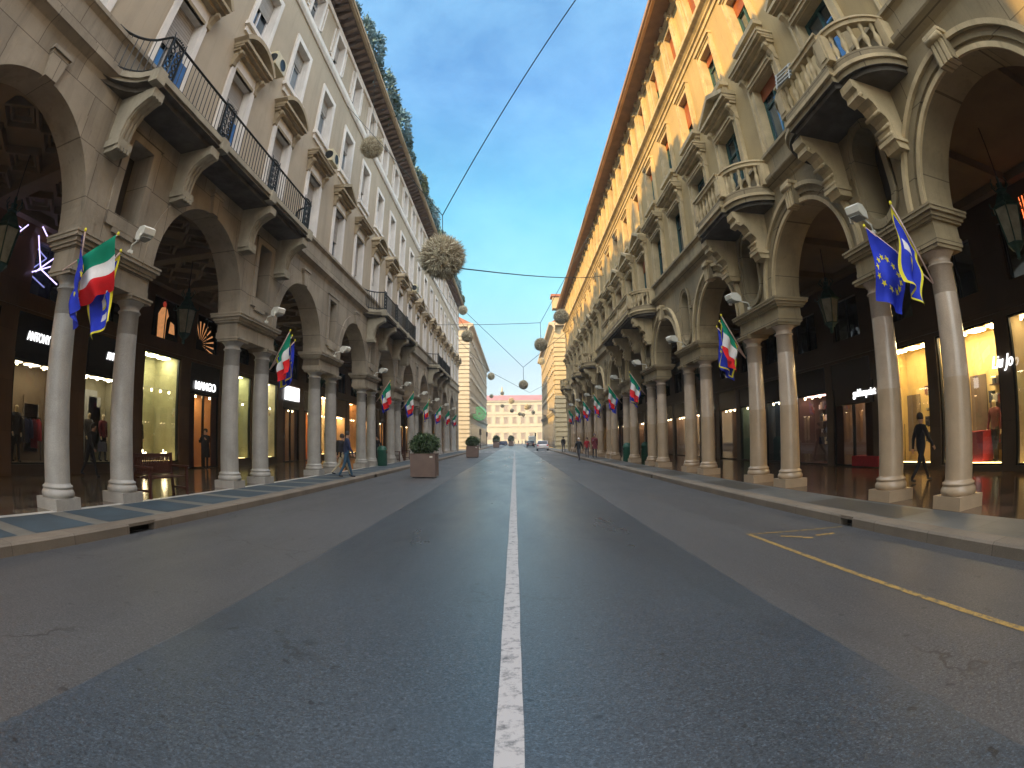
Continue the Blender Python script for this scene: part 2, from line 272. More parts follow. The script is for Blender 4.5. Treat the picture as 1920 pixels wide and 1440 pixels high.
# ------------------------------------------------------------------ mesh helpers
class MB:
    def __init__(s, S=None): s.v = []; s.f = []; s.m = []; s.sm = []; s.names = []; s.S = S
    def mi(s, name):
        if name not in s.names: s.names.append(name)
        return s.names.index(name)
    def add(s, vs, fs, mname, smooth=False):
        b = len(s.v)
        if s.S is not None: vs = [(s.S * d, a, z) for (d, a, z) in vs]
        s.v += [tuple(p) for p in vs]; i = s.mi(mname)
        for f in fs: s.f.append(tuple(b + k for k in f)); s.m.append(i); s.sm.append(smooth)
    def box(s, x0, x1, y0, y1, z0, z1, m, skip=()):
        vs = [(x0, y0, z0), (x1, y0, z0), (x1, y1, z0), (x0, y1, z0), (x0, y0, z1), (x1, y0, z1), (x1, y1, z1), (x0, y1, z1)]
        fs = [(0, 3, 2, 1), (4, 5, 6, 7), (0, 1, 5, 4), (1, 2, 6, 5), (2, 3, 7, 6), (3, 0, 4, 7)]
        s.add(vs, [f for i, f in enumerate(fs) if i not in skip], m)
    def quad(s, a, b, c, d, m): s.add([a, b, c, d], [(0, 1, 2, 3)], m)
    def lathe(s, prof, c, n, m, smooth=True, ax='z', cap=True, a0=0., a1=2 * PI):
        full = abs(a1 - a0) > 6.2; k = n if full else n + 1; vs = []
        for (r, h) in prof:
            for i in range(k):
                t = a0 + (a1 - a0) * i / n; x, y = r * math.cos(t), r * math.sin(t)
                vs.append((c[0] + x, c[1] + y, c[2] + h) if ax == 'z' else (c[0] + h, c[1] + x, c[2] + y) if ax == 'x' else (c[0] + x, c[1] + h, c[2] + y))
        fs = []
        for j in range(len(prof) - 1):
            for i in range(n):
                i2 = (i + 1) % k
                if not full and i + 1 >= k: continue
                fs.append((j * k + i, j * k + i2, (j + 1) * k + i2, (j + 1) * k + i))
        s.add(vs, fs, m, smooth)
        if cap and full:
            s.add(vs[:k], [tuple(range(k))[::-1]], m); s.add(vs[-k:], [tuple(range(k))], m)
    def tube(s, pts, r, m, n=6, smooth=True):
        P = [Vector(p) for p in pts]; vs = []; R = r if isinstance(r, (list, tuple)) else [r] * len(P)
        up = Vector((0, 0, 1)); prev = None
        for i, p in enumerate(P):
            d = (P[min(i + 1, len(P) - 1)] - P[max(i - 1, 0)]).normalized()
            x = d.cross(up) if prev is None else prev - d * prev.dot(d)
            if x.length < 1e-4: x = d.cross(Vector((1, 0, 0)))
            x.normalize(); prev = x; y = d.cross(x)
            for k in range(n):
                t = 2 * PI * k / n; vs.append(tuple(p + (x * math.cos(t) + y * math.sin(t)) * R[i]))
        fs = [(j * n + i, j * n + (i + 1) % n, (j + 1) * n + (i + 1) % n, (j + 1) * n + i) for j in range(len(P) - 1) for i in range(n)]
        fs += [tuple(range(n))[::-1], tuple(range((len(P) - 1) * n, len(P) * n))]
        s.add(vs, fs, m, smooth)
    def prism(s, poly, lo, hi, m, plane='yz', holes=(), caps=(True, True)):
        """poly of (a,b): plane yz -> x from lo..hi ; xz -> y ; xy -> z"""
        loops = [list(poly)] + [list(h) for h in holes]
        pt = (lambda a, b, c: (c, a, b)) if plane == 'yz' else (lambda a, b, c: (a, c, b)) if plane == 'xz' else (lambda a, b, c: (a, b, c))
        flat = [p for l in loops for p in l]
        tri = tessellate_polygon([[Vector((a, b, 0)) for a, b in l] for l in loops])
        n = len(flat)
        vs = [pt(a, b, lo) for a, b in flat] + [pt(a, b, hi) for a, b in flat]; fs = []
        if caps[0]: fs += [tuple(t) for t in tri]
        if caps[1]: fs += [tuple(n + i for i in t) for t in tri]
        o = 0
        for l in loops:
            k = len(l)
            for i in range(k): fs.append((o + i, o + (i + 1) % k, n + o + (i + 1) % k, n + o + i))
            o += k
        s.add(vs, fs, m)
    def sweep(s, prof, a0, a1, m, cap=True):
        """profile of (d,z) swept along y"""
        n = len(prof); vs = [(d, a0, z) for d, z in prof] + [(d, a1, z) for d, z in prof]
        fs = [(i, (i + 1) % n, n + (i + 1) % n, n + i) for i in range(n)]
        s.add(vs, fs, m)
        if cap:
            tri = tessellate_polygon([[Vector((d, z, 0)) for d, z in prof]])
            s.add(vs[:n], [tuple(t) for t in tri], m); s.add(vs[n:], [tuple(t) for t in tri], m)
    def mesh(s, name, recalc=True):
        me = bpy.data.meshes.new(name); me.from_pydata(s.v, [], s.f)
        for nme in s.names: me.materials.append(MATS[nme])
        me.polygons.foreach_set('material_index', s.m); me.polygons.foreach_set('use_smooth', s.sm)
        me.update()
        if recalc:
            import bmesh
            bm = bmesh.new(); bm.from_mesh(me); bmesh.ops.recalc_face_normals(bm, faces=bm.faces); bm.to_mesh(me); bm.free()
        return me
    def build(s, name, parent=None, loc=(0, 0, 0), rot=None, recalc=True):
        return link(name, s.mesh(name, recalc), parent, loc, rot)
def link(name, data, parent=None, loc=(0, 0, 0), rot=None):
    o = bpy.data.objects.new(name, data); COL.objects.link(o); o.parent = parent; o.location = loc
    if rot is not None: o.rotation_euler = rot if isinstance(rot, (tuple, list)) else (0, 0, rot)
    return o
def tag(o, label=None, cat=None, group=None, kind=None):
    if label: o['label'] = label
    if cat: o['category'] = cat
    if group: o['group'] = group
    if kind: o['kind'] = kind
    return o
def thing(name, label, cat, loc=(0, 0, 0), rot=0, group=None):
    return tag(link(name, None, None, loc, rot), label, cat, group)
def struct(name, mb, **k): return tag(mb.build(name, **k), kind='structure')
def dup(o, loc=None, rot=None, label=None, parent=None, group=None):
    c = o.copy(); COL.objects.link(c); c.parent = parent
    if loc is not None: c.location = loc
    if rot is not None: c.rotation_euler = rot if isinstance(rot, tuple) else (0, 0, rot)
    if label: c['label'] = label
    if group: c['group'] = group
    for ch in KIDS.get(o.name, []):
        d = dup(ch, parent=c); KIDS.setdefault(c.name, []).append(d)
    return c
KIDS = {}
def kids(root):
    for o in list(bpy.data.objects):
        if o.parent == root:
            KIDS.setdefault(root.name, []).append(o); kids(o)
ORD = 'nearest second third fourth fifth sixth seventh eighth ninth tenth eleventh twelfth thirteenth fourteenth fifteenth sixteenth seventeenth eighteenth nineteenth twentieth'.split()
def nth(i):
    if i < 20: return ORD[i]
    tens = {2: 'twenty', 3: 'thirty', 4: 'forty', 5: 'fifty'}[(i + 1) // 10]; u = (i + 1) % 10
    return (tens[:-1] + 'ieth') if u == 0 else tens + '-' + ['', 'first', 'second', 'third', 'fourth', 'fifth', 'sixth', 'seventh', 'eighth', 'ninth'][u]
def text_mesh(name, body, size, depth, m, parent, loc, rot, align='LEFT', sx=1.0, offset=0., shear=0.):
    cu = bpy.data.curves.new(name, 'FONT'); cu.body = body; cu.size = size; cu.extrude = depth; cu.align_x = align; cu.offset = offset; cu.shear = shear
    tmp = bpy.data.objects.new('tmp', cu); COL.objects.link(tmp)
    dg = bpy.context.evaluated_depsgraph_get(); me = bpy.data.meshes.new_from_object(tmp.evaluated_get(dg))
    bpy.data.objects.remove(tmp); me.name = name; me.materials.clear(); me.materials.append(MATS[m])
    o = link(name, me, parent, loc, rot); o.scale = (sx, 1, 1); return o
ROT_L = (PI / 2, 0, PI / 2)      # writing on a left-hand wall, read from the street
ROT_R = (PI / 2, 0, -PI / 2)

# ------------------------------------------------------------------ ground
XL, XR = -7.68, 6.69
KL, KR = -5.89, 5.23
SWZ = .16
g = MB(); g.quad((-400, -200, -.02), (400, -200, -.02), (400, 900, -.02), (-400, 900, -.02), 'asphalt_old'); struct('ground', g)
g = MB(); g.quad((KL, -30, 0), (KR, -30, 0), (KR, 170, 0), (KL, 170, 0), 'asphalt_old'); struct('road', g)
g = MB()
ys = [-30 + i * .5 for i in range(0, 401)]
def wob(y, s): return .007 * math.sin(y * 1.7 + s) + .004 * math.sin(y * 4.1 + 2 * s)
for i in range(len(ys) - 1):
    y0, y1 = ys[i], ys[i + 1]
    g.quad((-2.61 + wob(y0, 0), y0, .004), (2.29 + wob(y0, 3), y0, .004), (2.29 + wob(y1, 3), y1, .004), (-2.61 + wob(y1, 0), y1, .004), 'asphalt_new')
struct('road', g)
g = MB()
def wy(y, s): return .0025 * math.sin(y * 2.3 + s) + .002 * math.sin(y * 7.1 + s)
for i in range(len(ys) - 1):
    y0, y1 = ys[i], ys[i + 1]
    if y1 > 78: break
    g.quad((-.115 + wy(y0, 1), y0, .008), (.03 + wy(y0, 2), y0, .008), (.03 + wy(y1, 2), y1, .008), (-.115 + wy(y1, 1), y1, .008), 'paint_white')
for x in (-4.9, -3.9, -2.9, .5, 1.5, 2.9, 3.9, 4.7):
    g.box(x - .25, x + .25, 72, 74.5, .0, .009, 'paint_white')
g.box(-2.5, 2.3, 84, 84.5, .0, .009, 'paint_white'); g.box(-5.0, -2.7, 68, 68.2, 0, .009, 'paint_white'); g.box(3.2, 4.9, 60, 60.25, 0, .009, 'paint_white')
struct('road_marking', g)
g = MB()
ps = [(3.53, -10), (3.61, -10), (3.61, 7.40), (3.53, 7.40)]
g.quad(*[(x, y, .004) for x, y in ps], 'paint_yellow'); g.quad((3.53, 7.402, .004), (5.12, 6.96, .004), (5.12, 7.02, .004), (3.53, 7.47, .004), 'paint_yellow')
for (x, y, w_, l, r) in ((4.04, 6.86, .05, .36, .75), (4.20, 6.62, .05, .16, .8), (4.55, 6.66, .05, .32, 1.45)):
    c, s_ = math.cos(r), math.sin(r)
    pt = lambda a, b: (x + a * c - b * s_, y + a * s_ + b * c, .004)
    g.quad(pt(-w_, -l / 2), pt(w_, -l / 2), pt(w_, l / 2), pt(-w_, l / 2), 'paint_yellow')
struct('road_marking', g)
# kerbs and pavements
for s, xk, xf, nm in ((-1, KL, XL, 'left'), (1, KR, XR, 'right')):
    g = MB(); x2 = xk + s * .34
    dr = ([(6.30, 7.0), (21.6, 22.0)] if s < 0 else [(6.85, 7.2), (19.6, 19.9)])
    segs = []; y = -30.
    for a, b in dr: segs.append((y, a)); y = b
    segs.append((y, 168))
    prof = [(xk, 0), (xk, SWZ - .03), (xk + s * .03, SWZ), (x2, SWZ), (x2, -.02), (xk, -.02)]
    for a, b in segs: g.sweep(prof, a, b, 'kerb_stone')
    for a, b in dr:
        g.box(min(xk + s * .16, x2), max(xk + s * .16, x2), a, b, 0, SWZ - .05, 'drain_dark')
        g.box(min(xk, x2), max(xk, x2), a, b, SWZ - .05, SWZ, 'kerb_stone')
    struct('kerb', g)
    g = MB()
    if s < 0:
        xa, xb = x2, -7.62
        g.box(xb, xa, -30, 168, -.02, SWZ - .002, 'slab_joint')
        y = -3.9
        while y < 72:
            g.quad((xb + .02, y, SWZ + .002), (xa - .03, y, SWZ + .002), (xa - .03, y + 1.30, SWZ + .002), (xb + .02, y + 1.30, SWZ + .002), 'slab_blue'); y += 1.68
        struct('pavement', g)
        g = MB(); g.box(-7.78, -7.622, -30, 72, .0, SWZ + .003, 'white_marble'); struct('pavement', g)
        g = MB(); g.box(-30, -7.782, -30, 72.3, -.02, SWZ, 'arcade_floor_left'); struct('arcade_floor', g)
    else:
        g.box(x2, 6.60, -30, 168, -.02, SWZ - .002, 'slab_grey')
        y = -12.1
        while y < 66:
            g.quad((5.62, y, SWZ + .002), (6.45, y, SWZ + .002), (6.45, y + 2.9, SWZ + .002), (5.62, y + 2.9, SWZ + .002), 'slab_brown'); y += 6.07
        struct('pavement', g)
        g = MB(); g.box(6.602, 30, -30, 66.6, -.02, SWZ, 'arcade_floor_right'); struct('arcade_floor', g)

# ------------------------------------------------------------------ the two arcaded buildings
SIDES = {
 'L': dict(S=1, X=XL, P=6.72, c0=7.37, w=2.50, spr=5.05, g=.982, st0=8.22, st1=9.20, ceil=7.62, shopd=-6.12, aend=72.3, wc=10.55, n=(-2, 10), stone='left_stone', pl='left_plaster', tr='left_trim', column='left_column', aw='arcade_wall_left'),
 'R': dict(S=-1, X=XR, P=6.07, c0=6.87, w=2.51, spr=4.95, g=.954, st0=7.77, st1=8.60, ceil=7.15, shopd=-5.31, aend=66.6, wc=9.88, n=(-2, 10), stone='right_stone', pl='right_plaster', tr='right_trim', column='right_column', aw='arcade_wall_right'),
}
A0 = -9.4
def column_mesh(sd):
    S = sd['S']; b = MB(S); mt = sd['column']; z0 = SWZ
    b.box(-.335 - .28, .335 - .28, -.335, .335, z0 - .01, z0 + .21, mt if S > 0 else 'right_column_low')
    c = (-.28, 0, 0)
    r0, r1 = (.275, .235) if S > 0 else (.262, .222)
    base = [(r0 + .05, .21), (r0 + .075, .24), (r0 + .078, .29), (r0 + .06, .33), (r0 + .04, .355), (r0 + .035, .37), (r0 + .055, .385), (r0 + .05, .41), (r0 + .015, .425), (r0, .46)]
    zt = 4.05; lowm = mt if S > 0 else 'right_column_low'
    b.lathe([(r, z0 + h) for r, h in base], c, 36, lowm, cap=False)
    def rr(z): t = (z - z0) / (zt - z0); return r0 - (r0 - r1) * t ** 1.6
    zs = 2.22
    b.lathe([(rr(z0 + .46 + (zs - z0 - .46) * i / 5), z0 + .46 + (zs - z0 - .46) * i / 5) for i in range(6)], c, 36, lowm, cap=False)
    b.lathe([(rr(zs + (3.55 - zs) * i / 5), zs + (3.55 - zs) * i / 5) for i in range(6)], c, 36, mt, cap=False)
    q = rr(3.55)
    b.lathe([(q, 3.55), (q - .008, 3.558), (q, 3.566), (rr(4.0), 4.0), (r1 + .03, 4.01), (r1 + .04, 4.03), (r1 + .03, 4.05), (r1, 4.06), (r1, 4.14), (r1 + .02, 4.15), (r1 + .03, 4.17), (r1 + .09, 4.23), (r1 + .095, 4.24)], c, 36, mt, cap=False)
    b.box(-.35 - .28, .35 - .28, -.35, .35, 4.24, 4.30, sd['stone']); b.box(-.375 - .28, .375 - .28, -.375, .375, 4.30, 4.35, sd['stone'])
    return b.mesh('column')
def impost_mesh(sd):
    b = MB(sd['S']); h = sd['w'] / 2; t = sd['spr']; m = sd['stone']; k = t - 4.35
    b.box(-.75, .0, -h, h, 4.352, 4.35 + k * .22, m); b.box(-.72, -.012 + .0, -h + .012, h - .012, 4.35 + k * .22, 4.35 + k * .62, m)
    for i, (d, z0, z1) in enumerate(((.05, .62, .70), (.09, .70, .82), (.15, .82, .93), (.17, .93, 1.0))):
        b.box(-.75 - d, d, -h - d, h + d, 4.35 + k * z0, 4.35 + k * z1, m)
    return b.mesh('impost')
def arc(c, r, a0, a1, n): return [(c[0] + r * math.cos(a0 + (a1 - a0) * i / n), c[1] + r * math.sin(a0 + (a1 - a0) * i / n)) for i in range(n + 1)]
def spandrel_mesh(sd):
    """wall from one arch crown to the next, over a pair of columns, with the opening in the middle"""
    S, P, wd, spr, top = sd['S'], sd['P'], sd['w'], sd['spr'], sd['st0'] - .25
    r = (P - wd) / 2; b = MB(S)
    poly = arc((-P / 2, spr), r, PI / 2, 0, 20) + arc((P / 2, spr), r, PI, PI / 2, 20) + [(P / 2, top), (-P / 2, top)]
    if S > 0: hole = [(-.40, 5.72), (.40, 5.72), (.40, 7.42), (-.40, 7.42)]
    else: hole = arc((0, 5.62), .42, PI, 2 * PI, 12) + arc((0, 6.68), .42, 0, PI, 12)
    b.prism(poly, -.75, 0, sd['stone'], holes=[hole])
    if S > 0:   # flat frame with stepped apron
        for (a0, a1, z0, z1) in ((-.62, -.40, 5.60, 7.60), (.40, .62, 5.60, 7.60), (-.40, .40, 7.42, 7.60), (-.40, .40, 5.60, 5.72)): b.box(0, .05, a0, a1, z0, z1, 'left_stone')
        b.box(0, .075, -.70, .70, 7.60, 7.68, 'left_stone'); b.box(0, .06, -.62, .62, 5.44, 5.60, 'left_stone'); b.box(0, .055, -.36, .36, 5.34, 5.44, 'left_stone')
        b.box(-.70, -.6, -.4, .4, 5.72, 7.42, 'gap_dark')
    else:
        for (ro, ri, d) in ((.60, .42, .05), (.60, .54, .09)):
            outl = arc((0, 5.62), ro, PI, 2 * PI, 14) + arc((0, 6.68), ro, 0, PI, 14); inn = arc((0, 5.62), ri, PI, 2 * PI, 14) + arc((0, 6.68), ri, 0, PI, 14)
            b.prism(outl, 0, d, 'right_stone', holes=[inn])
        b.box(0, .07, -.72, -.60, 6.3, 6.42, 'right_stone'); b.box(0, .07, .60, .72, 6.3, 6.42, 'right_stone')
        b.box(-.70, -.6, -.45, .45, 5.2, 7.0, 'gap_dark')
    return b.mesh('spandrel')
def archivolt_mesh(sd):
    S, P, wd, spr = sd['S'], sd['P'], sd['w'], sd['spr']; r = (P - wd) / 2; b = MB(S)
    def ring(ro, ri, d, m):
        b.prism(arc((0, spr), ro, 0, PI, 40) + arc((0, spr), ri, PI, 0, 40), -.02, d, m, caps=(False, True))
    if S > 0:
        ring(r + .36, r + .004, .035, 'left_stone')
        b.prism([(-.17, spr + r - .02), (.17, spr + r - .02), (.26, spr + r + .52), (-.26, spr + r + .52)], -.1, .13, 'left_stone')
        b.box(-.1, .17, -.30, .30, spr + r + .52, spr + r + .60, 'left_stone')
    else:
        ring(r + .46, r + .36, .13, 'right_trim'); ring(r + .36, r + .20, .05, 'right_stone'); ring(r + .10, r + .004, .07, 'right_trim')
        for i in range(3): b.box(-.05, .24, -.16 + i * .115, -.08 + i * .115, spr + r - .06, spr + r + .50, 'right_trim')
        b.box(-.1, .20, -.2, .2, spr + r - .04, spr + r + .44, 'right_stone'); b.box(-.1, .28, -.22, .22, spr + r + .50, spr + r + .58, 'right_trim')
        b.lathe([(.0, -.2), (.07, -.2), (.07, .2), (0, .2)], (.24, 0, spr + r + .44), 12, 'right_trim', ax='y', cap=False)
    return b.mesh('archivolt')

def win_frame(b, w, t, z0, z1, d, m, reveal=.32, steps=1):
    """trim ring of outer width w and trim t between z0..z1, with reveals going in"""
    h = w / 2; i = h - t
    b.box(-.01, d, -h, -i, z0, z1, m); b.box(-.01, d, i, h, z0, z1, m); b.box(-.01, d, -i, i, z1 - t, z1, m)
    if steps > 1:
        b.box(-.01, d + .04, -h - .03, -h + .05, z0, z1 + .03, m); b.box(-.01, d + .04, h - .05, h + .03, z0, z1 + .03, m); b.box(-.01, d + .04, -h + .05, h - .05, z1 - .05, z1 + .03, m)
        b.box(-.005, d + .02, -i - .05, -i - .003, z0 + .002, z1 - t + .05, m); b.box(-.005, d + .02, i + .003, i + .05, z0 + .002, z1 - t + .05, m)
    zt = z1 - t
    for sx in (-1, 1): b.quad((-.01, sx * i, z0), (-reveal, sx * i, z0), (-reveal, sx * i, zt), (-.01, sx * i, zt), m)
    b.quad((-.01, -i, zt), (-.01, i, zt), (-reveal, i, zt), (-reveal, -i, zt), m); b.quad((-.01, -i, z0), (-.01, i, z0), (-reveal, i, z0), (-reveal, -i, z0), m)
    return i, zt
def sash(S, i, z0, zt, kind, reveal=.32):
    """glazing: two leaves with mullion; kind picks the roller shutter position"""
    b = MB(S); d = -reveal + .02; fm = 'window_white' if S > 0 else 'window_green'
    b.box(d - .06, d - .05, -i, i, z0, zt, 'window_glass')
    for a0, a1 in ((-i, -i + .06), (i - .06, i), (-.035, .035)): b.box(d - .045, d + .01, a0, a1, z0, zt, fm)
    b.box(d - .045, d + .005, -i, i, z0, z0 + .08, fm); b.box(d - .045, d + .005, -i, i, zt - .07, zt, fm); b.box(d - .045, d - .005, -i, i, z0 + (zt - z0) * .68, z0 + (zt - z0) * .68 + .05, fm)
    cov = (0, .30, .55, .42, .75, 0.18)[kind % 6]
    if cov: b.box(d + .012, d + .035, -i + .01, i - .01, zt - (zt - z0) * cov, zt - .001, 'shutter_grey' if S > 0 else 'shutter_orange')
    return b.mesh('sash')
def hood(S, typ, w, z, m):
    b = MB(S); h = w / 2
    b.box(0, .22, -h + .06, h - .06, z, z + .10, m); b.box(0, .36, -h + .02, h - .02, z + .10, z + .17, m); b.box(0, .46, -h, h, z + .17, z + .27, m)
    if typ == 'straight': b.box(0, .50, -h - .03, h + .03, z + .27, z + .33, m)
    if typ == 'tri':
        b.prism([(-h, z + .27), (h, z + .27), (0, z + .80)], 0, .20, m)
        for sx in (-1, 1):
            b.prism([(sx * h * 1.03, z + .27), (0, z + .80), (0, z + .97), (sx * h * 1.07, z + .40)], 0, .48, m)
    if typ == 'seg':
        R = h * 1.35; cz = z + .27 - math.sqrt(R * R - h * h); a = math.acos(h / R)
        pin = arc((0, cz), R, a, PI - a, 14); pout = arc((0, cz), R + .15, PI - a, a, 14)
        b.prism(pin, 0, .20, m); b.prism(pin + pout, 0, .48, m)
        for k in range(3): b.prism(arc((0, cz), R - .07 - k * .09, a + .15 + k * .08, PI - a - .15 - k * .08, 10) + arc((0, cz), R - .03 - k * .09, PI - a - .15 - k * .08, a + .15 + k * .08, 10), .2, .24, m)
    for sx in (-1, 1):     # scrolled consoles under the hood
        y = sx * (h - .22)
        b.prism([(0, z), (.30, z), (.31, z - .10), (.20, z - .20), (.12, z - .36), (.10, z - .50), (0, z - .55)], y - .09, y + .09, m, plane='xz')
        b.lathe([(0, -.1), (.075, -.1), (.075, .1), (0, .1)], (.22, y, z - .08), 12, m, ax='y', cap=False)
    return b.mesh('hood')
def wall_rows(b, sd, rows, m, a0, a1, back=-.0):
    """upper wall as strips with openings; rows: (z0, z1, half width)"""
    zs = sd['zw0']; cs = sd['centers']
    for (z0, z1, h) in rows + [(sd['ztop'], sd['ztop'], 0)]:
        if z0 > zs: b.quad((back, a0, zs), (back, a1, zs), (back, a1, z0), (back, a0, z0), m)
        zs = z1
        if z1 <= z0: break
        p = a0
        for c in cs:
            b.quad((back, p, z0), (back, c - h, z0), (back, c - h, z1), (back, p, z1), m); p = c + h
        b.quad((back, p, z0), (back, a1, z0), (back, a1, z1), (back, p, z1), m)

def railing_mesh(S, path, z0, h):
    """iron railing on a plan path of (d,a): top rail, bars, ornate panels at the corners"""
    b = MB(S); pts = [(d, a, 0) for d, a in path]
    cum = [0]
    for i in range(1, len(path)): cum.append(cum[-1] + math.hypot(path[i][0] - path[i - 1][0], path[i][1] - path[i - 1][1]))
    def at(s):
        for i in range(1, len(cum)):
            if s <= cum[i] + 1e-6:
                t = (s - cum[i - 1]) / max(1e-6, cum[i] - cum[i - 1]); return tuple(path[i - 1][k] + (path[i][k] - path[i - 1][k]) * t for k in (0, 1))
        return path[-1]
    T = lambda pts, r, m, n=6: b.tube([(S * 0 + p[0], p[1], p[2]) for p in pts], r, m, n, False)
    T([(d, a, z0 + h) for d, a in path], .032, 'iron'); T([(d, a, z0 + .09) for d, a in path], .018, 'iron')
    L = cum[-1]; n = int(L / .155)
    for i in range(n + 1):
        s = L * i / n; d, a = at(s); T([(d, a, z0), (d, a, z0 + h)], .015, 'iron', 4)
    return b, at, L
def balcony_left(k, parent, ctr):
    S = 1; half = 4.55; d = .92; zb = 8.0; zt = 8.36
    def plan(dd, hh, n=10):
        # concave quarter from the wall out to the corner, then the straight front, mirrored
        near = [(0.02, -hh - 1.05)] + [(dd * (1 - math.cos(t)), -hh - 1.05 + 1.05 * math.sin(t)) for t in [PI / 2 * i / n for i in range(1, n + 1)]]
        near = [(dd * (1 - math.sqrt(max(0, 1 - (i / n) ** 2))) if i < n else dd, -hh - 1.05 + 1.0 * i / n) for i in range(n + 1)]
        return near + [(dd, -hh + .1)] + [(x, -y) for x, y in near[::-1]]
    root = link('balcony', None, parent, (0, ctr, 0)); kid = []
    b = MB(S)
    pl = plan(d + .06, half + .05)
    def slab(b, pl, z0, z1, m): b.prism([(x, y) for x, y in pl] + [(-.02, -pl[0][1]), (-.02, pl[0][1])], z0, z1, m, plane='xy')
    slab(b, plan(d - .10, half - .1), zb - .02, zb + .09, 'soffit_shade_dirt'); slab(b, plan(d + .078, half + .068), zb + .09, zb + .099, 'soffit_shade_dirt'); slab(b, plan(d, half), zb + .10, zb + .22, 'balcony_stone'); slab(b, plan(d + .08, half + .07), zb + .22, zt, 'balcony_stone')
    for a in (-half, -half / 3, half / 3, half): b.box(d - .1, d + .13, a - .16, a + .16, zb + .06, zt + .02, 'balcony_stone')
    b.build('slab', root)
    rb, at, L = railing_mesh(S, plan(d - .02, half), zt, .98)
    for a in (-half + .25, -half / 3, half / 3, half - .25):
        for y0 in (a - .24, a + .24): rb.box(d - .045, d + .005, y0 - .02, y0 + .02, zt, zt + 1.0, 'iron')
        for j in range(5):
            z = zt + .12 + j * .185
            rb.lathe([(.055, -.012), (.085, -.012), (.085, .012), (.055, .012), (.055, -.012)], (d - .02, a - .11, z + .05), 10, 'iron', ax='x', cap=False)
            rb.lathe([(.055, -.012), (.085, -.012), (.085, .012), (.055, .012), (.055, -.012)], (d - .02, a + .11, z + .09), 10, 'iron', ax='x', cap=False)
        for q in range(8):
            t = q / 7; rb.lathe([(0, -.04), (.035, 0), (0, .04)], (d - .02, a - .25 + .5 * t, zt + 1.02 + .06 * math.sin(PI * t)), 6, 'iron', cap=False)
        rb.tube([(d - .02, a - .25, zt + 1.0), (d - .02, a - .27, zt + 1.16)], [.02, .012], 'iron', 5); rb.tube([(d - .02, a + .25, zt + 1.0), (d - .02, a + .27, zt + 1.16)], [.02, .012], 'iron', 5)
    rb.build('railing', root)
    for a in (-half + .2, -half / 3 - .25, half / 3 + .25, half - .2):
        c = MB(S); w_ = .19
        prof = [(0, zb), (.95, zb), (.95, zb - .22), (.86, zb - .24), (.74, zb - .30), (.55, zb - .42), (.42, zb - .62), (.36, zb - .9), (.34, zb - 1.05), (0, zb - 1.05)]
        c.prism(prof, a - w_, a + w_, 'balcony_stone', plane='xz')
        for q in (-1, 0, 1): c.prism([(x + .03, z) for x, z in prof[2:9]] + [(.2, zb - 1.0), (.2, zb - .3)], a + q * .11 - .035, a + q * .11 + .035, 'balcony_stone', plane='xz')
        c.box(0, .42, a - w_ - .05, a + w_ + .05, zb - 1.20, zb - 1.05, 'balcony_stone')
        for q in range(4): c.box(.3, .44, a - w_ + q * .11 - .02, a - w_ + q * .11 + .05, zb - 1.30, zb - 1.20, 'balcony_stone')
        c.box(0, .36, a - w_ + .0, a + w_, zb - 1.30, zb - 1.20, 'balcony_stone')
        c.build('console', root)
    if k == 0:
        for (a, h, z) in ((-half + .52, .15, .9), (-half + .80, .12, .82), (-half / 3 + .42, .14, .86)): t = MB(S); t.box(d - .16, d - .13, a - h, a + h, zt + .05, zt + z, 'blue_tarp'); t.build('blue_screen', root)
    return root
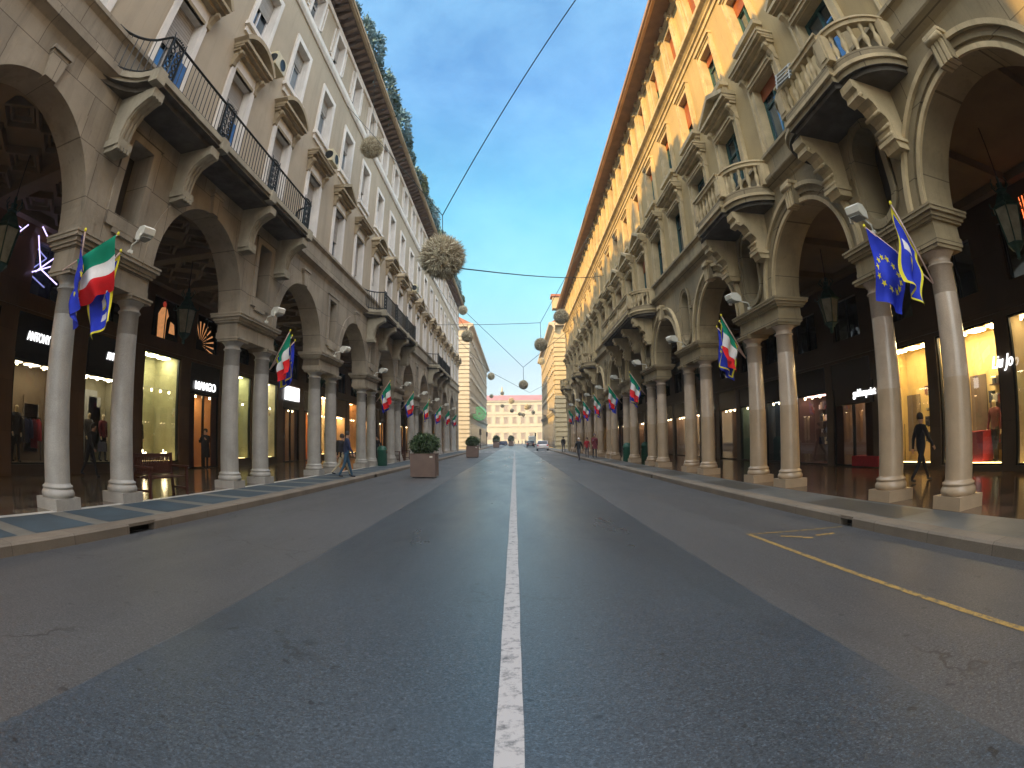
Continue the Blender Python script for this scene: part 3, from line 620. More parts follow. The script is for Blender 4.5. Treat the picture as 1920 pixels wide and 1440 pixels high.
def balcony_right(parent, ctr, half, nb=5):
    """stone balcony: rounded ends, straight front with pedestals and balusters"""
    S = -1; d = 1.15; zb = 7.35; zt = 7.62; R = 1.05
    def plan(e=0., n=10):
        near = [(0, -half - R - e)] + [((d - .12 + e) * math.sin(t), -half - (R + e) * math.cos(t)) for t in [PI / 2 * i / n for i in range(n + 1)]]
        near = near + [(d + e, -half - e), ]
        return near + [(x, -y) for x, y in near[::-1]]
    root = link('balcony', None, parent, (0, ctr, 0))
    b = MB(S)
    def slab(b, pl, z0, z1, m): b.prism([(x, y) for x, y in pl], z0, z1, m, plane='xy')
    slab(b, plan(-.08), zb - .10, zb - .01, 'soffit_shade_dirt'); slab(b, plan(-.001), zb - .01, zb - .001, 'soffit_shade_dirt'); slab(b, plan(0), zb, zb + .12, 'right_stone'); slab(b, plan(.06), zb + .12, zb + .2, 'right_trim'); slab(b, plan(.0), zb + .2, zb + .40, 'right_stone')
    b.build('slab', root)
    z0, z1 = zb + .40, zb + 1.02
    r = MB(S)
    pl = plan(.02); inn = plan(-.16)
    r.prism(pl + inn[::-1], z1, z1 + .10, 'right_trim', plane='xy')
    r.prism(plan(.06) + plan(-.12)[::-1], z1 + .10, z1 + .15, 'right_trim', plane='xy')
    for a in (-half, half) + ((-half / 3, half / 3) if half > 2 else ()):
        r.box(d - .17, d + .01, a - .17, a + .17, z0, z1, 'right_trim'); r.box(d, d + .03, a - .11, a + .11, z0 + .08, z1 - .08, 'right_trim')
    for sx in (-1, 1): r.box(.0, .30, sx * (half + R) - .09, sx * (half + R) + .09, z0, z1, 'right_trim')
    r.build('parapet', root)
    prof = [(.05, 0), (.05, .05), (.03, .09), (.065, .20), (.07, .27), (.045, .36), (.028, .44), (.05, .50), (.05, .62)]
    n = int((2 * half - .3) / .24); spots = [(d - .08, -half + .26 + (2 * half - .52) * i / max(1, n - 1)) for i in range(n)]
    for sx in (-1, 1): spots += [((d - .20) * math.sin(t), sx * (half + (R - .08) * math.cos(t))) for t in [PI / 2 * (i / 6.3 + .08) for i in range(1, 6)]]
    if 0 < ctr < 40:
        one = MB(S); one.lathe([(rr, z0 + h) for rr, h in prof], (0, 0, 0), 10, 'right_trim', cap=False); one = one.mesh('baluster')
        for x, y in spots: link('baluster', one, root, (S * x, y, 0))
    else:
        q = MB(S)
        for x, y in spots: q.lathe([(rr, z0 + h) for rr, h in prof], (x, y, 0), 8, 'right_trim', cap=False)
        tag(q.build('balustrade', root), kind='stuff')
    for a in ((-half - .1, half + .1) if half < 2 else (-half, -half / 3, half / 3, half)):
        c = MB(S); w_ = .2; z = zb - .10
        c.prism([(0, z), (.98, z), (.98, z - .16), (.90, z - .22), (.92, z - .34), (.78, z - .40), (.70, z - .34), (.60, z - .42), (.52, z - .58), (.40, z - .66), (.36, z - .74), (.42, z - .86), (.36, z - 1.1), (.30, z - 1.25), (0, z - 1.25)], a - w_, a + w_, 'right_trim', plane='xz')
        for zz, dd in ((.60, .56), (.30, .84), (.84, .42), (1.0, .40)): c.lathe([(0, -.215), (.04, -.215), (.04, .215), (0, .215)], (dd, a, z - zz), 10, 'right_trim', ax='y', cap=False)
        c.box(0, .42, a - w_ - .04, a + w_ + .04, z - 1.12, z - 1.04, 'right_trim')
        c.build('console', root)
    return root

def build_arcaded(key, label):
    sd = SIDES[key]; S = sd['S']; P = sd['P']; c0 = sd['c0']; B = thing('arcaded_building', label, 'building', (sd['X'], 0, 0))
    A1 = sd['aend']; n0, n1 = sd['n']
    cm, im, sm, am = column_mesh(sd), impost_mesh(sd), spandrel_mesh(sd), archivolt_mesh(sd)
    for k in range(n0, n1):
        c = c0 + P * k
        if c + P / 2 > A1 + 1.5: continue
        for q in (-1, 1): link('column', cm, B, (0, c + q * sd['g'], 0))
        link('impost', im, B, (0, c, 0)); link('spandrel_wall', sm, B, (0, c, 0))
        if c + P / 2 < A1 - 2: link('archivolt', am, B, (0, c + P / 2, 0))
        last = c
    # end pier closing the last half bay
    e = MB(S); e.box(-.75, 0, last + P / 2 - .001, A1, SWZ, sd['st0'] - .25, sd['stone'])
    e.box(-16, -.001, A1 - .6, A1, SWZ, 20 if S > 0 else 18.8, sd['pl']); e.build('end_wall', B)
    e = MB(S); e.box(-16, -.001, A0 - .6, A0, SWZ, 20 if S > 0 else 18.8, sd['pl']); e.build('end_wall', B)
    # string course between arcade and first floor
    z0, z1 = sd['st0'], sd['st1']; b = MB(S)
    if S > 0: prof = [(-.3, z0 - .25), (.0, z0 - .25), (.03, z0 - .12), (.16, z0 - .02), (.20, z0), (.20, z0 + .14), (.08, z0 + .18), (.05, z0 + .20), (.05, z1 - .20), (.12, z1 - .12), (.16, z1 - .10), (.16, z1), (-.3, z1)]
    else: prof = [(-.3, z0 - .25), (.0, z0 - .25), (.02, z0 - .16), (.14, z0 - .06), (.22, z0), (.24, z0 + .04), (.24, z0 + .12), (.10, z0 + .16), (.04, z0 + .18), (.04, z1 - .18), (.10, z1 - .10), (.16, z1 - .08), (.16, z1), (-.3, z1)]
    b.sweep(prof, A0, A1, sd['stone']); b.build('string_course', B)
    # upper wall and windows
    cs = [sd['wc'] + P / 2 * k for k in range(-5, 22)]; cs = [c for c in cs if A0 + 1 < c < A1 - 1.0]; sd['centers'] = cs
    sd['zw0'] = z1
    u = MB(S)
    if S > 0:
        R1, R2, R3 = (9.20, 11.50, .60), (13.40, 15.65, .63), (17.45, 19.20, .55); sd['ztop'] = 19.75
        wall_rows(u, sd, [R1, R2, R3], sd['pl'], A0, A1)
        u.build('upper_wall', B)
        b = MB(S); b.sweep([(0, 16.90), (.06, 16.90), (.12, 17.0), (.14, 17.05), (.14, 17.28), (.06, 17.34), (.06, 17.42), (0, 17.42)], A0, A1, 'left_trim'); b.sweep([(0, 19.45), (.07, 19.45), (.10, 19.52), (.10, 19.66), (0, 19.66)], A0, A1, 'left_trim'); b.build('band_moulding', B)
        # eave: deep dark soffit on close-set brackets, gutter at the edge
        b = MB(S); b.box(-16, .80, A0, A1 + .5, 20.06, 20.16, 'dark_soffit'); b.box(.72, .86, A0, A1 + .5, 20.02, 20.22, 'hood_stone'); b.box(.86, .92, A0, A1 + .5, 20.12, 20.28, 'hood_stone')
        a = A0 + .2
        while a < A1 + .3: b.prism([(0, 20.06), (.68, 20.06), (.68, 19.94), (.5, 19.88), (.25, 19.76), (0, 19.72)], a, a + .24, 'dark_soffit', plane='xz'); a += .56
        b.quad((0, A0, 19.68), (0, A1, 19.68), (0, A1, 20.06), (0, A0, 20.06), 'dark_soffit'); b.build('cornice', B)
        # first floor windows
        f1 = MB(S); i1, t1 = win_frame(f1, 1.62, .22, 9.2, 11.72, .07, 'left_trim', .27); f1.box(0, .05, -.81, .81, 11.72, 12.02, 'left_trim'); f1.box(0, .10, -.6, .6, 11.50, 11.60, 'hood_stone')
        f1 = f1.mesh('window'); f2 = MB(S); i2, t2 = win_frame(f2, 1.70, .22, 13.40, 15.87, .07, 'left_trim', .27); f2.box(0, .16, -.92, .92, 13.24, 13.40, 'left_trim'); f2.box(0, .07, -.84, .84, 13.02, 13.24, 'left_trim'); f2 = f2.mesh('window')
        f3 = MB(S); i3, t3 = win_frame(f3, 1.50, .20, 17.45, 19.40, .09, 'left_trim', .27)
        for sx in (-1, 1): f3.box(0, .06, sx * 1.0 - .04, sx * 1.0 + .04, 17.7, 19.2, 'left_trim')
        f3.box(0, .05, .78, .96, 17.62, 17.70, 'left_trim'); f3.box(0, .05, -.96, -.78, 17.62, 17.70, 'left_trim'); f3 = f3.mesh('window')
        hs = {t: hood(S, t, 2.05, 12.02, 'hood_stone') for t in ('seg', 'straight', 'tri')}
        sa = {(r, k): sash(S, i, z0_, zt_, k, .26) for r, i, z0_, zt_ in ((1, i1, 9.2, t1), (2, i2, 13.4, t2), (3, i3, 17.45, t3)) for k in range(6)}
        for c in cs:
            k = round((c - sd['wc']) / (P / 2)); ty = ('seg', 'seg', 'straight', 'tri', 'straight', 'seg')[k % 6]
            o = link('window', f1, B, (0, c, 0)); link('hood', hs[ty], o); link('sash', sa[(1, 4 if k in (0, 1, 2) else rnd.choice([2, 4, 3, 1]))], o)
            o = link('window', f2, B, (0, c, 0)); link('sash', sa[(2, rnd.choice([0, 1, 5, 3, 1, 2]))], o)
            o = link('window', f3, B, (0, c, 0)); link('sash', sa[(3, rnd.choice([0, 1, 5, 2, 3]))], o)
        for j, ctr in enumerate((c0 + P * .5 - 3 * P, c0 + P / 2, c0 + P / 2 + 3 * P, c0 + P / 2 + 6 * P)): balcony_left(j - 1, B, ctr)
    else:
        R1, R2, R3 = (8.60, 10.62, .67), (12.15, 14.25, .53), (16.2, 17.99, .46); sd['ztop'] = 18.6
        wall_rows(u, sd, [R1, R2, R3], sd['pl'], A0, A1)
        u.build('upper_wall', B)
        b = MB(S); b.sweep([(0, 15.05), (.05, 15.05), (.05, 15.22), (.12, 15.26), (.12, 15.34), (.20, 15.44), (.32, 15.50), (.34, 15.52), (.34, 15.66), (.0, 15.74)], A0, A1, 'right_trim'); b.sweep([(0, 18.30), (.06, 18.30), (.12, 18.42), (.14, 18.44), (.14, 18.6), (0, 18.6)], A0, A1, 'right_trim'); b.build('band_moulding', B)
        b = MB(S); b.box(-14, .88, A0, A1 + .5, 18.60, 18.70, 'eave_wood'); b.box(.80, .93, A0, A1 + .5, 18.55, 18.76, 'copper'); b.box(.93, 1.01, A0, A1 + .5, 18.66, 18.84, 'copper')
        a = A0 + .2
        while a < A1: b.box(.05, .24, a, a + .22, 18.40, 18.60, 'right_trim'); a += 1.012
        b.build('cornice', B)
        f1 = MB(S); i1, t1 = win_frame(f1, 1.86, .26, 8.60, 10.88, .08, 'right_trim', .22, 2); f1.box(.081, .18, -.80, .80, 10.64, 10.72, 'right_trim'); f1.box(.081, .22, -.76, .76, 10.72, 10.78, 'right_trim'); f1.box(0, .05, -.93, .93, 10.88, 11.12, 'right_trim'); f1 = f1.mesh('window')
        f2 = MB(S); i2, t2 = win_frame(f2, 1.50, .22, 12.15, 14.47, .08, 'right_trim', .22, 2); f2.box(0, .30, -.86, .86, 11.99, 12.15, 'right_trim'); f2.box(0, .18, -.78, .78, 11.86, 11.99, 'right_trim')
        for sx in (-1, 1): f2.box(0, .18, sx * .62 - .08, sx * .62 + .08, 11.60, 11.86, 'right_trim')
        f2.box(0, .18, -.80, .80, 14.50, 14.60, 'right_trim'); f2 = f2.mesh('window')
        f3 = MB(S); i3, t3 = win_frame(f3, 1.24, .16, 16.2, 18.15, .08, 'right_trim', .22)
        for sx in (-1, 1):
            f3.box(0, .12, sx * .86 - .20, sx * .86 + .20, 15.74, 18.30, 'right_trim'); f3.box(.12, .17, sx * .86 - .12, sx * .86 + .12, 15.95, 18.0, 'right_trim'); f3.box(.12, .24, sx * .86 - .10, sx * .86 + .10, 18.10, 18.30, 'right_trim')
        f3 = f3.mesh('window')
        hs = {t: hood(S, t, 2.25, 11.12, 'right_trim') for t in ('straight', 'tri')}
        sa = {(r, k): sash(S, i, z0_, zt_, k, .20) for r, i, z0_, zt_ in ((1, i1, 8.6, t1), (2, i2, 12.15, t2), (3, i3, 16.2, t3)) for k in range(6)}
        tri = {-1, 1, 5, 6, 7, 11, 13}
        for c in cs:
            k = round((c - sd['wc']) / (P / 2))
            o = link('window', f1, B, (0, c, 0)); link('hood', hs['tri' if k in tri else 'straight'], o); link('sash', sa[(1, rnd.choice([0, 1, 0, 5]))], o)
            o = link('window', f2, B, (0, c, 0)); link('sash', sa[(2, rnd.choice([1, 3, 2, 5]))], o)
            o = link('window', f3, B, (0, c, 0)); link('sash', sa[(3, rnd.choice([4, 2, 3, 4]))], o)
        for c, h in ((c0 - 2 * P + 2 * P, .95), (c0 + P, .95), (c0 + 3.5 * P, 3.75), (c0 + 6 * P, .95), (c0 + 7 * P, .95), (c0 + 9 * P, .95), (c0 - P * 2, .95)): balcony_right(B, c, h)
    # arcade ceiling with coffers, roof slab
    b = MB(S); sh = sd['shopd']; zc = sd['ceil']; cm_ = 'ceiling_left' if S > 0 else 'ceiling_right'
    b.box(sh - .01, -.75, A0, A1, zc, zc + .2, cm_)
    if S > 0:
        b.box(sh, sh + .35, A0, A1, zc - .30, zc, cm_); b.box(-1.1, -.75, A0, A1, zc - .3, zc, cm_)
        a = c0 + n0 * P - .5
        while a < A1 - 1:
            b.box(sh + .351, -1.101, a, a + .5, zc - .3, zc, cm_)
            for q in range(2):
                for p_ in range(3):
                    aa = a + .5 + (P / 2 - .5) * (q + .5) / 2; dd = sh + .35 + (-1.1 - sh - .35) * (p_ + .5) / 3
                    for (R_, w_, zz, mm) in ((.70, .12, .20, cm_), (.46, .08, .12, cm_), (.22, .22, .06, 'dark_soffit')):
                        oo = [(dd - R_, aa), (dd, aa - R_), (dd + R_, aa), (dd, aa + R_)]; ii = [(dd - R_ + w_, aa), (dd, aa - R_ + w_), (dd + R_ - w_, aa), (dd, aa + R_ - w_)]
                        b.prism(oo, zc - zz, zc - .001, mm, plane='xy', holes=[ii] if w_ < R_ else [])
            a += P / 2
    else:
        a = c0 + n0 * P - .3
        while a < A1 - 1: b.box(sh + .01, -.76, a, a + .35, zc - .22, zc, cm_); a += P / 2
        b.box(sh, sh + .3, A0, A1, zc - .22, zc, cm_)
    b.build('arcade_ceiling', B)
    b = MB(S); zr = 20.16 if S > 0 else 18.72
    b.quad((1.0 if S < 0 else .9, A0, zr + .03), (-14, A0, zr + 2.2), (-14, A1, zr + 2.2), (1.0 if S < 0 else .9, A1, zr + .03), 'roof_tile') if S < 0 else b.box(-16, -.3, A0, A1, zr, zr + .15, 'roof_flat')
    b.build('roof', B)
    return B

# ------------------------------------------------------------------ shop bays
SPEC = {
 # side: list by bay: kind, backdrop colour, light, colour
 'L': {0: ('suit', (.22, .17, .11), 1.0, (1, .85, .6)), 1: ('suit', (.35, .32, .22), 1.0, (1, .9, .65)), 2: ('bright', (.36, .35, .20), 5.0, (1, .92, .60)), 3: ('door', (.45, .25, .10), 2.2, (1, .68, .35)),
       4: ('bright', (.32, .33, .18), 3.5, (1, .95, .62)), 5: ('bright', (.36, .34, .22), 3.5, (1, .9, .6)), 6: ('door', (.25, .15, .07), 1.5, (1, .7, .4)), 7: ('door', (.55, .25, .08), 3, (1, .6, .25)), 8: ('bright', (.8, .62, .35), 5, (1, .8, .5))},
 'R': {0: ('gold', (.62, .46, .20), 8, (1, .80, .45)), 1: ('gold', (.62, .46, .20), 5.0, (1, .78, .38)), 2: ('door', (.16, .09, .05), 1.6, (1, .75, .5)), 3: ('dark', (.10, .06, .05), 1.2, (1, .6, .5)),
       4: ('dark', (.03, .04, .05), .3, (.7, .9, 1)), 5: ('dark', (.10, .12, .08), .8, (.9, 1, .7)), -1: ('gold', (.45, .35, .2), 2, (1, .78, .4))},
}
SPECZ = {'L': dict(c=10.3, w=2.56, z0=.48, z1=4.75), 'R': dict(c=9.70, w=2.56, z0=.30, z1=3.95)}
def build_shops(key, B):
    sd = SIDES[key]; S = sd['S']; q = SPECZ[key]; A1 = sd['aend']; sh = sd['shopd']; per = sd['P'] / 2; h = q['w'] / 2
    cs = [(k, q['c'] + per * k) for k in range(-5, 22)]; cs = [(k, c) for k, c in cs if A0 + 1.5 < c < A1 - 2]
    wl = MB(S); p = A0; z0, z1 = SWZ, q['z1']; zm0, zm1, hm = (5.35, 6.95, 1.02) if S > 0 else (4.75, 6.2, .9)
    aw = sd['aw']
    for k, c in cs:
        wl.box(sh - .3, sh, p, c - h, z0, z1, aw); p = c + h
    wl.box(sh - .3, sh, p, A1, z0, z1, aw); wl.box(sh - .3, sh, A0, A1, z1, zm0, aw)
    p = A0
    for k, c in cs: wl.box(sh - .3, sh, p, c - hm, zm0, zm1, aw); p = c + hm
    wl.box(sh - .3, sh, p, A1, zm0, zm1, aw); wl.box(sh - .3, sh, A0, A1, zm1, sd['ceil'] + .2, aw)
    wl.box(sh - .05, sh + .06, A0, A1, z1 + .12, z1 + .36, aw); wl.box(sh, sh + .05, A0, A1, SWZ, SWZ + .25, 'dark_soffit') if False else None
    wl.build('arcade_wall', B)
    mz = MB(S); mz.box(sh - .2, sh - .18, -hm, hm, zm0, zm1, 'window_glass')
    for a in (-hm, -.03, hm - .06): mz.box(sh - .18, sh - .12, a, a + .06, zm0, zm1, 'iron')
    mz = mz.mesh('mezzanine_window')
    for k, c in cs:
        kind, bc, pw, lc = SPEC[key].get(k, None) or ((rnd.choice(['bright', 'door', 'door', 'dark']), rnd.choice([(.5, .3, .12), (.6, .45, .25), (.3, .2, .1), (.5, .5, .4)]), rnd.uniform(1.2, 4.0), rnd.choice([(1, .7, .4), (1, .8, .5), (1, .6, .3)])) if S > 0 else (rnd.choice(['dark', 'dark', 'door']), (.2, .13, .08), rnd.uniform(.3, 1.8), (1, .7, .45)))
        link('mezzanine_window', mz, B, (0, c, 0))
        root = link('shop_window', None, B, (0, c, 0))
        bm_ = 'shop_back_%s_%d' % (key, k); mat(bm_, bc, .7, .15, 1.2)
        zf = q['z0'] if kind in ('bright', 'suit', 'gold') else SWZ + .01
        zt = q['z1'] if kind in ('bright', 'gold') else (3.45 if S > 0 else 3.0)
        dep = 1.5 if kind != 'door' else 3.0
        b = MB(S)
        b.quad((sh - dep, -h, zf), (sh - dep, h, zf), (sh - dep, h, zt), (sh - dep, -h, zt), bm_)
        for a in (-h + .001, h - .001): b.quad((sh - dep, a, zf), (sh - .05, a, zf), (sh - .05, a, zt), (sh - dep, a, zt), bm_)
        b.quad((sh - dep, -h, zf), (sh - dep, h, zf), (sh - .05, h, zf), (sh - .05, -h, zf), bm_); b.quad((sh - dep, -h, zt), (sh - dep, h, zt), (sh - .05, h, zt), (sh - .05, -h, zt), bm_)
        if zf > SWZ + .1: b.box(sh - .3, sh + .02, -h, h, SWZ, zf, 'arcade_wall_right')
        for i in range(3): # low plinths and panels give the display depth
            a = rnd.uniform(-h + .3, h - .3); b.box(sh - dep + .05, sh - dep + .1, a - .35, a + .35, zf + .3, zf + rnd.uniform(1.6, 2.6), rnd.choice([bm_, 'curtain', 'dark_soffit' if kind != 'bright' else bm_]))
        b.build('display_box', root)
        em = 'shop_light_%s_%d' % (key, k); glow(em, lc, pw * 3.2)
        for i in range(3):
            l = MB(S); y = (i - 1) * (h - .45); l.box(sh - dep * .62, sh - dep * .62 + .42, y - .24, y + .24, zt - .05, zt - .02, em); l.build('ceiling_lamp', root)
        if kind in ('bright', 'gold'): l = MB(S); l.box(sh - .45, sh - .33, -h + .1, h - .1, zf + .02, zf + .05, 'spot_floor'); l.build('floor_lamp', root)
        for i in range(4): l = MB(S); l.lathe([(0, 0), (.045, 0), (.045, -.1), (0, -.1)], (sh - .35, -h + .35 + i * (2 * h - .7) / 3, zt - .06 if kind != 'bright' else 3.35), 8, 'spot_warm', cap=False); l.build('spotlight', root)
        if kind in ('door', 'dark') or (kind == 'gold'):   # shelves with goods at the back
            rs = random.Random(k * 3 + S)
            for zz in (.9, 1.4, 1.9, 2.4):
                if zz > zt - .3: continue
                sb = MB(S); sb.box(sh - dep + .01, sh - dep + .32, -h + .1, h * (.0 if kind == 'gold' else .9), zz, zz + .03, 'bench_wood'); y = -h + .15
                while y < h * (0 if kind == 'gold' else .85):
                    w_ = rs.uniform(.06, .2); sb.box(sh - dep + .05, sh - dep + .28, y, y + w_, zz + .03, zz + rs.uniform(.1, .36), rs.choice(['cloth_maroon', 'cloth_white', 'cloth_tan', 'cloth_black', 'cloth_navy', 'curtain', 'flag_yellow' if rs.random() < .2 else 'cloth_grey'])); y += w_ + rs.uniform(.02, .12)
                tag(sb.build('stocked_shelf', root), kind='stuff')
        if kind == 'bright': l = MB(S); l.tube([(sh - .35, -h + .1, 3.4), (sh - .35, h - .1, 3.4)], .012, 'grey_plastic', 5); l.build('lamp_rail', root)
        f = MB(S)
        for a in (-h, h - .07) + ((-.04,) if kind == 'door' else ()): f.box(sh - .16, sh - .05, a, a + .07, zf, zt, 'iron')
        f.box(sh - .16, sh - .05, -h, h, zt - .06, zt, 'iron'); f.box(sh - .16, sh - .05, -h, h, zf, zf + .05, 'iron')
        if zt < q['z1']: f.box(sh - .25, sh - .02, -h, h, zt, q['z1'] + .01, 'black_panel')
        if kind == 'door':
            f.box(sh - .14, sh - .10, -h + .07, -h + .55, zf, zt, 'bench_wood'); f.box(sh - .14, sh - .10, h - .55, h - .07, zf, zt, 'bench_wood')
        f.build('frame', root)
        g_ = MB(S); g_.quad((sh - .1, -h, zf), (sh - .1, h, zf), (sh - .1, h, zt), (sh - .1, -h, zt), 'shop_glass'); g_.build('pane', root)
LB = build_arcaded('L', 'beige plastered palace on the left with round arches on paired grey columns and iron balconies')
RB = build_arcaded('R', 'ochre stone palace on the right with paired columns and stone balconies, sunlit at the top')
build_shops('L', LB); build_shops('R', RB)

# ------------------------------------------------------------------ lanterns
def make_lantern():
    t = thing('lantern', 'x', 'lantern')
    b = MB(); b.tube([(0, 0, .72), (0, 0, 1.66)], .010, 'iron', 6); b.build('chain', t)
    b = MB()
    b.lathe([(.0, .74), (.03, .72), (.03, .62), (.075, .60), (.06, .52), (.10, .50), (.12, .46), (.09, .44), (.16, .36), (.22, .24), (.30, .17), (.31, .15), (.27, .14)], (0, 0, 0), 6, 'lantern_metal', False)
    for i in range(6):
        a = PI / 3 * i; c, s = math.cos(a), math.sin(a)
        b.tube([(c * .28, s * .28, .15), (c * .17, s * .17, -.42)], .014, 'lantern_metal', 4)
        b.tube([(c * .31, s * .31, .15), (c * .37, s * .37, .17), (c * .36, s * .36, .23)], .013, 'lantern_metal', 4)
        b.tube([(c * .12, s * .12, .50), (c * .20, s * .20, .60), (c * .15, s * .15, .68)], .012, 'lantern_metal', 4)
    b.lathe([(.175, -.42), (.185, -.44), (.15, -.47), (.10, -.53), (.05, -.56), (.04, -.62), (.05, -.66), (.0, -.70)], (0, 0, 0), 6, 'lantern_metal', False)
    b.build('metal_frame', t)
    b = MB(); b.lathe([(.265, .145), (.165, -.415)], (0, 0, 0), 6, 'lantern_glass', False, cap=False); b.build('glass', t)
    kids(t); return t
lan = make_lantern()
first = True
for side, X, P, c0, zc, cnt in (('left', -10.6, 6.72, 7.37, 5.40, 9), ('right', 9.3, 6.07, 6.87, 5.15, 9)):
    for k in range(cnt):
        y = c0 + P * k
        if side == 'right' and k == 0: y = 5.45
        if side == 'left' and k == 0: y = 6.0
        lb = 'green glazed lantern hanging in the %s arcade, %s of its row' % ('grey-columned' if side == 'left' else 'glossy two-tone-columned', nth(k))
        o = lan if first else dup(lan); first = False
        o.location = (X, y, zc); o['label'] = lb; o['group'] = 'lanterns hanging in the arcades'; q_ = 1.32 if side == 'left' else 1.2; o.scale = (q_, q_, q_); o.rotation_euler = (0, 0, rnd.uniform(0, 1))
# ------------------------------------------------------------------ floodlights on the column blocks
def make_flood():
    t = thing('floodlight', 'x', 'floodlight'); b = MB()
    b.prism([(-.05, .0), (.16, .0), (.30, .05), (.34, .16), (.26, .22), (.08, .24), (-.05, .14)], -.14, .14, 'white_plastic', plane='xz')
    b.build('housing', t)
    b = MB(); b.box(.0, .28, -.11, .11, -.012, -.002, 'grey_plastic'); b.build('lamp_glass', t)
    b = MB(); b.tube([(-.46, 0, -.10), (-.40, 0, .02), (-.03, 0, .05)], .018, 'white_plastic', 6); b.box(-.50, -.40, -.05, .05, -.16, -.09, 'white_plastic'); b.build('arm', t)
    b = MB(); b.box(.08, .18, -.17, -.14, -.06, .10, 'white_plastic'); b.build('bracket', t)
    kids(t); return t
fl = make_flood(); first = True
for side, S, X, P, c0, z, rot in (('left', 1, XL, 6.72, 7.37, 5.14, 0), ('right', -1, XR, 6.07, 6.87, 5.05, PI)):
    for k in range(-1, 9):
        o = fl if first else dup(fl); first = False
        o.location = (X + S * .52, c0 + P * k + .15, z + .10); o.rotation_euler = (0, 0, rot + rnd.uniform(-.15, .15) - S * .35)
        o['label'] = 'white box floodlight above the %s pair of %s columns' % (nth(k) if k >= 0 else 'cut-off foremost', 'matt grey' if side == 'left' else 'glossy two-tone'); o['group'] = 'floodlights above the columns'
# ------------------------------------------------------------------ flags
def cloth(tip, base, kind, seed, spread=.35, gather=.42, fly=1.22):
    """flag hung from the upper part of a slanting pole"""
    r = random.Random(seed); tip = Vector(tip); base = Vector(base); ax = (base - tip).normalized(); hoist = .86
    nu, nv = 12, 26; P = []
    side = Vector((ax.x, ax.y, 0)).normalized(); perp = Vector((-side.y, side.x, 0))
    ph = r.uniform(0, 6)
    for j in range(nv + 1):
        v = j / nv
        for i in range(nu + 1):
            u = i / nu; p = tip + ax * (.03 + hoist * u)
            sq = 1 - gather * v ** .8          # the cloth gathers as it falls
            q = tip + ax * (.03 + hoist * (.5 + (u - .5) * sq)) * 1.0
            q = q + Vector((0, 0, -1)) * (fly * v * (.93 - .08 * u)) + side * (-.10 * v) + perp * (spread * v * (.5 - .2 * u))
            q += perp * (.10 * v ** .7 * math.sin(u * 9 + ph + v * 2.2) + .04 * math.sin(v * 9 + ph)) + side * (.05 * v * math.sin(u * 7 + v * 5 + ph))
            P.append(q)
    b = MB(); vs = [tuple(p) for p in P]
    def cell(i, j):
        u, v = (i + .5) / nu, (j + .5) / nv
        if kind == 'it': return 'flag_green' if v < 1 / 3 else 'flag_white' if v < 2 / 3 else 'flag_red'
        if kind == 'eu': return 'flag_blue'
        if u < .09 or u > .91 or v < .04 or v > .95: return 'flag_yellow'
        if (.45 < u < .62 and .12 < v < .85 and (j // 3) % 2 == 0) or (.2 < u < .4 and .35 < v < .5): return 'flag_white'
        if .35 < u < .6 and .52 < v < .62: return 'flag_yellow'
        return 'flag_blue'
    for j in range(nv):
        for i in range(nu):
            a = j * (nu + 1) + i; b.add([vs[a], vs[a + 1], vs[a + nu + 2], vs[a + nu + 1]], [(0, 1, 2, 3)], cell(i, j), True)
    if kind == 'eu':
        def surf(u, v):
            i = min(nu - 1, int(u * nu)); j = min(nv - 1, int(v * nv)); a = j * (nu + 1) + i; fu, fv = u * nu - i, v * nv - j
            p = P[a].lerp(P[a + 1], fu).lerp(P[a + nu + 1].lerp(P[a + nu + 2], fu), fv); n = (P[a + 1] - P[a]).cross(P[a + nu + 1] - P[a]).normalized()
            return p, n, (P[a + 1] - P[a]).normalized(), (P[a + nu + 1] - P[a]).normalized()
        for q in range(12):
            an = 2 * PI * q / 12; p, n, eu_, ev = surf(.5 + .34 * math.sin(an), .5 + .24 * math.cos(an))
            for sg in (-1, 1):
                st = [p + n * .008 * sg + (eu_ * math.sin(PI * m_ / 5) + ev * math.cos(PI * m_ / 5)) * (.065 if m_ % 2 == 0 else .028) for m_ in range(10)]
                b.add([tuple(x) for x in st], [tuple(range(10))], 'flag_yellow')
    me = b.mesh('cloth', recalc=False); import bmesh
    bm = bmesh.new(); bm.from_mesh(me); bmesh.ops.remove_doubles(bm, verts=bm.verts, dist=.0005); bm.to_mesh(me); bm.free()
    return me
NAMEF = {'it': 'green, white and red striped flag', 'eu': 'blue flag with a ring of yellow stars', 'to': 'blue flag with yellow border and white patches'}
fsets = {'left': [(0, -1), (1, 1), (3, 1), (4, 1), (5, 1), (6, 1), (7, 1), (8, 1)], 'right': [(0, -1), (1, 1), (3, 1), (4, 1), (5, 1), (6, 1), (7, 1), (8, 1)]}
POLE = {}
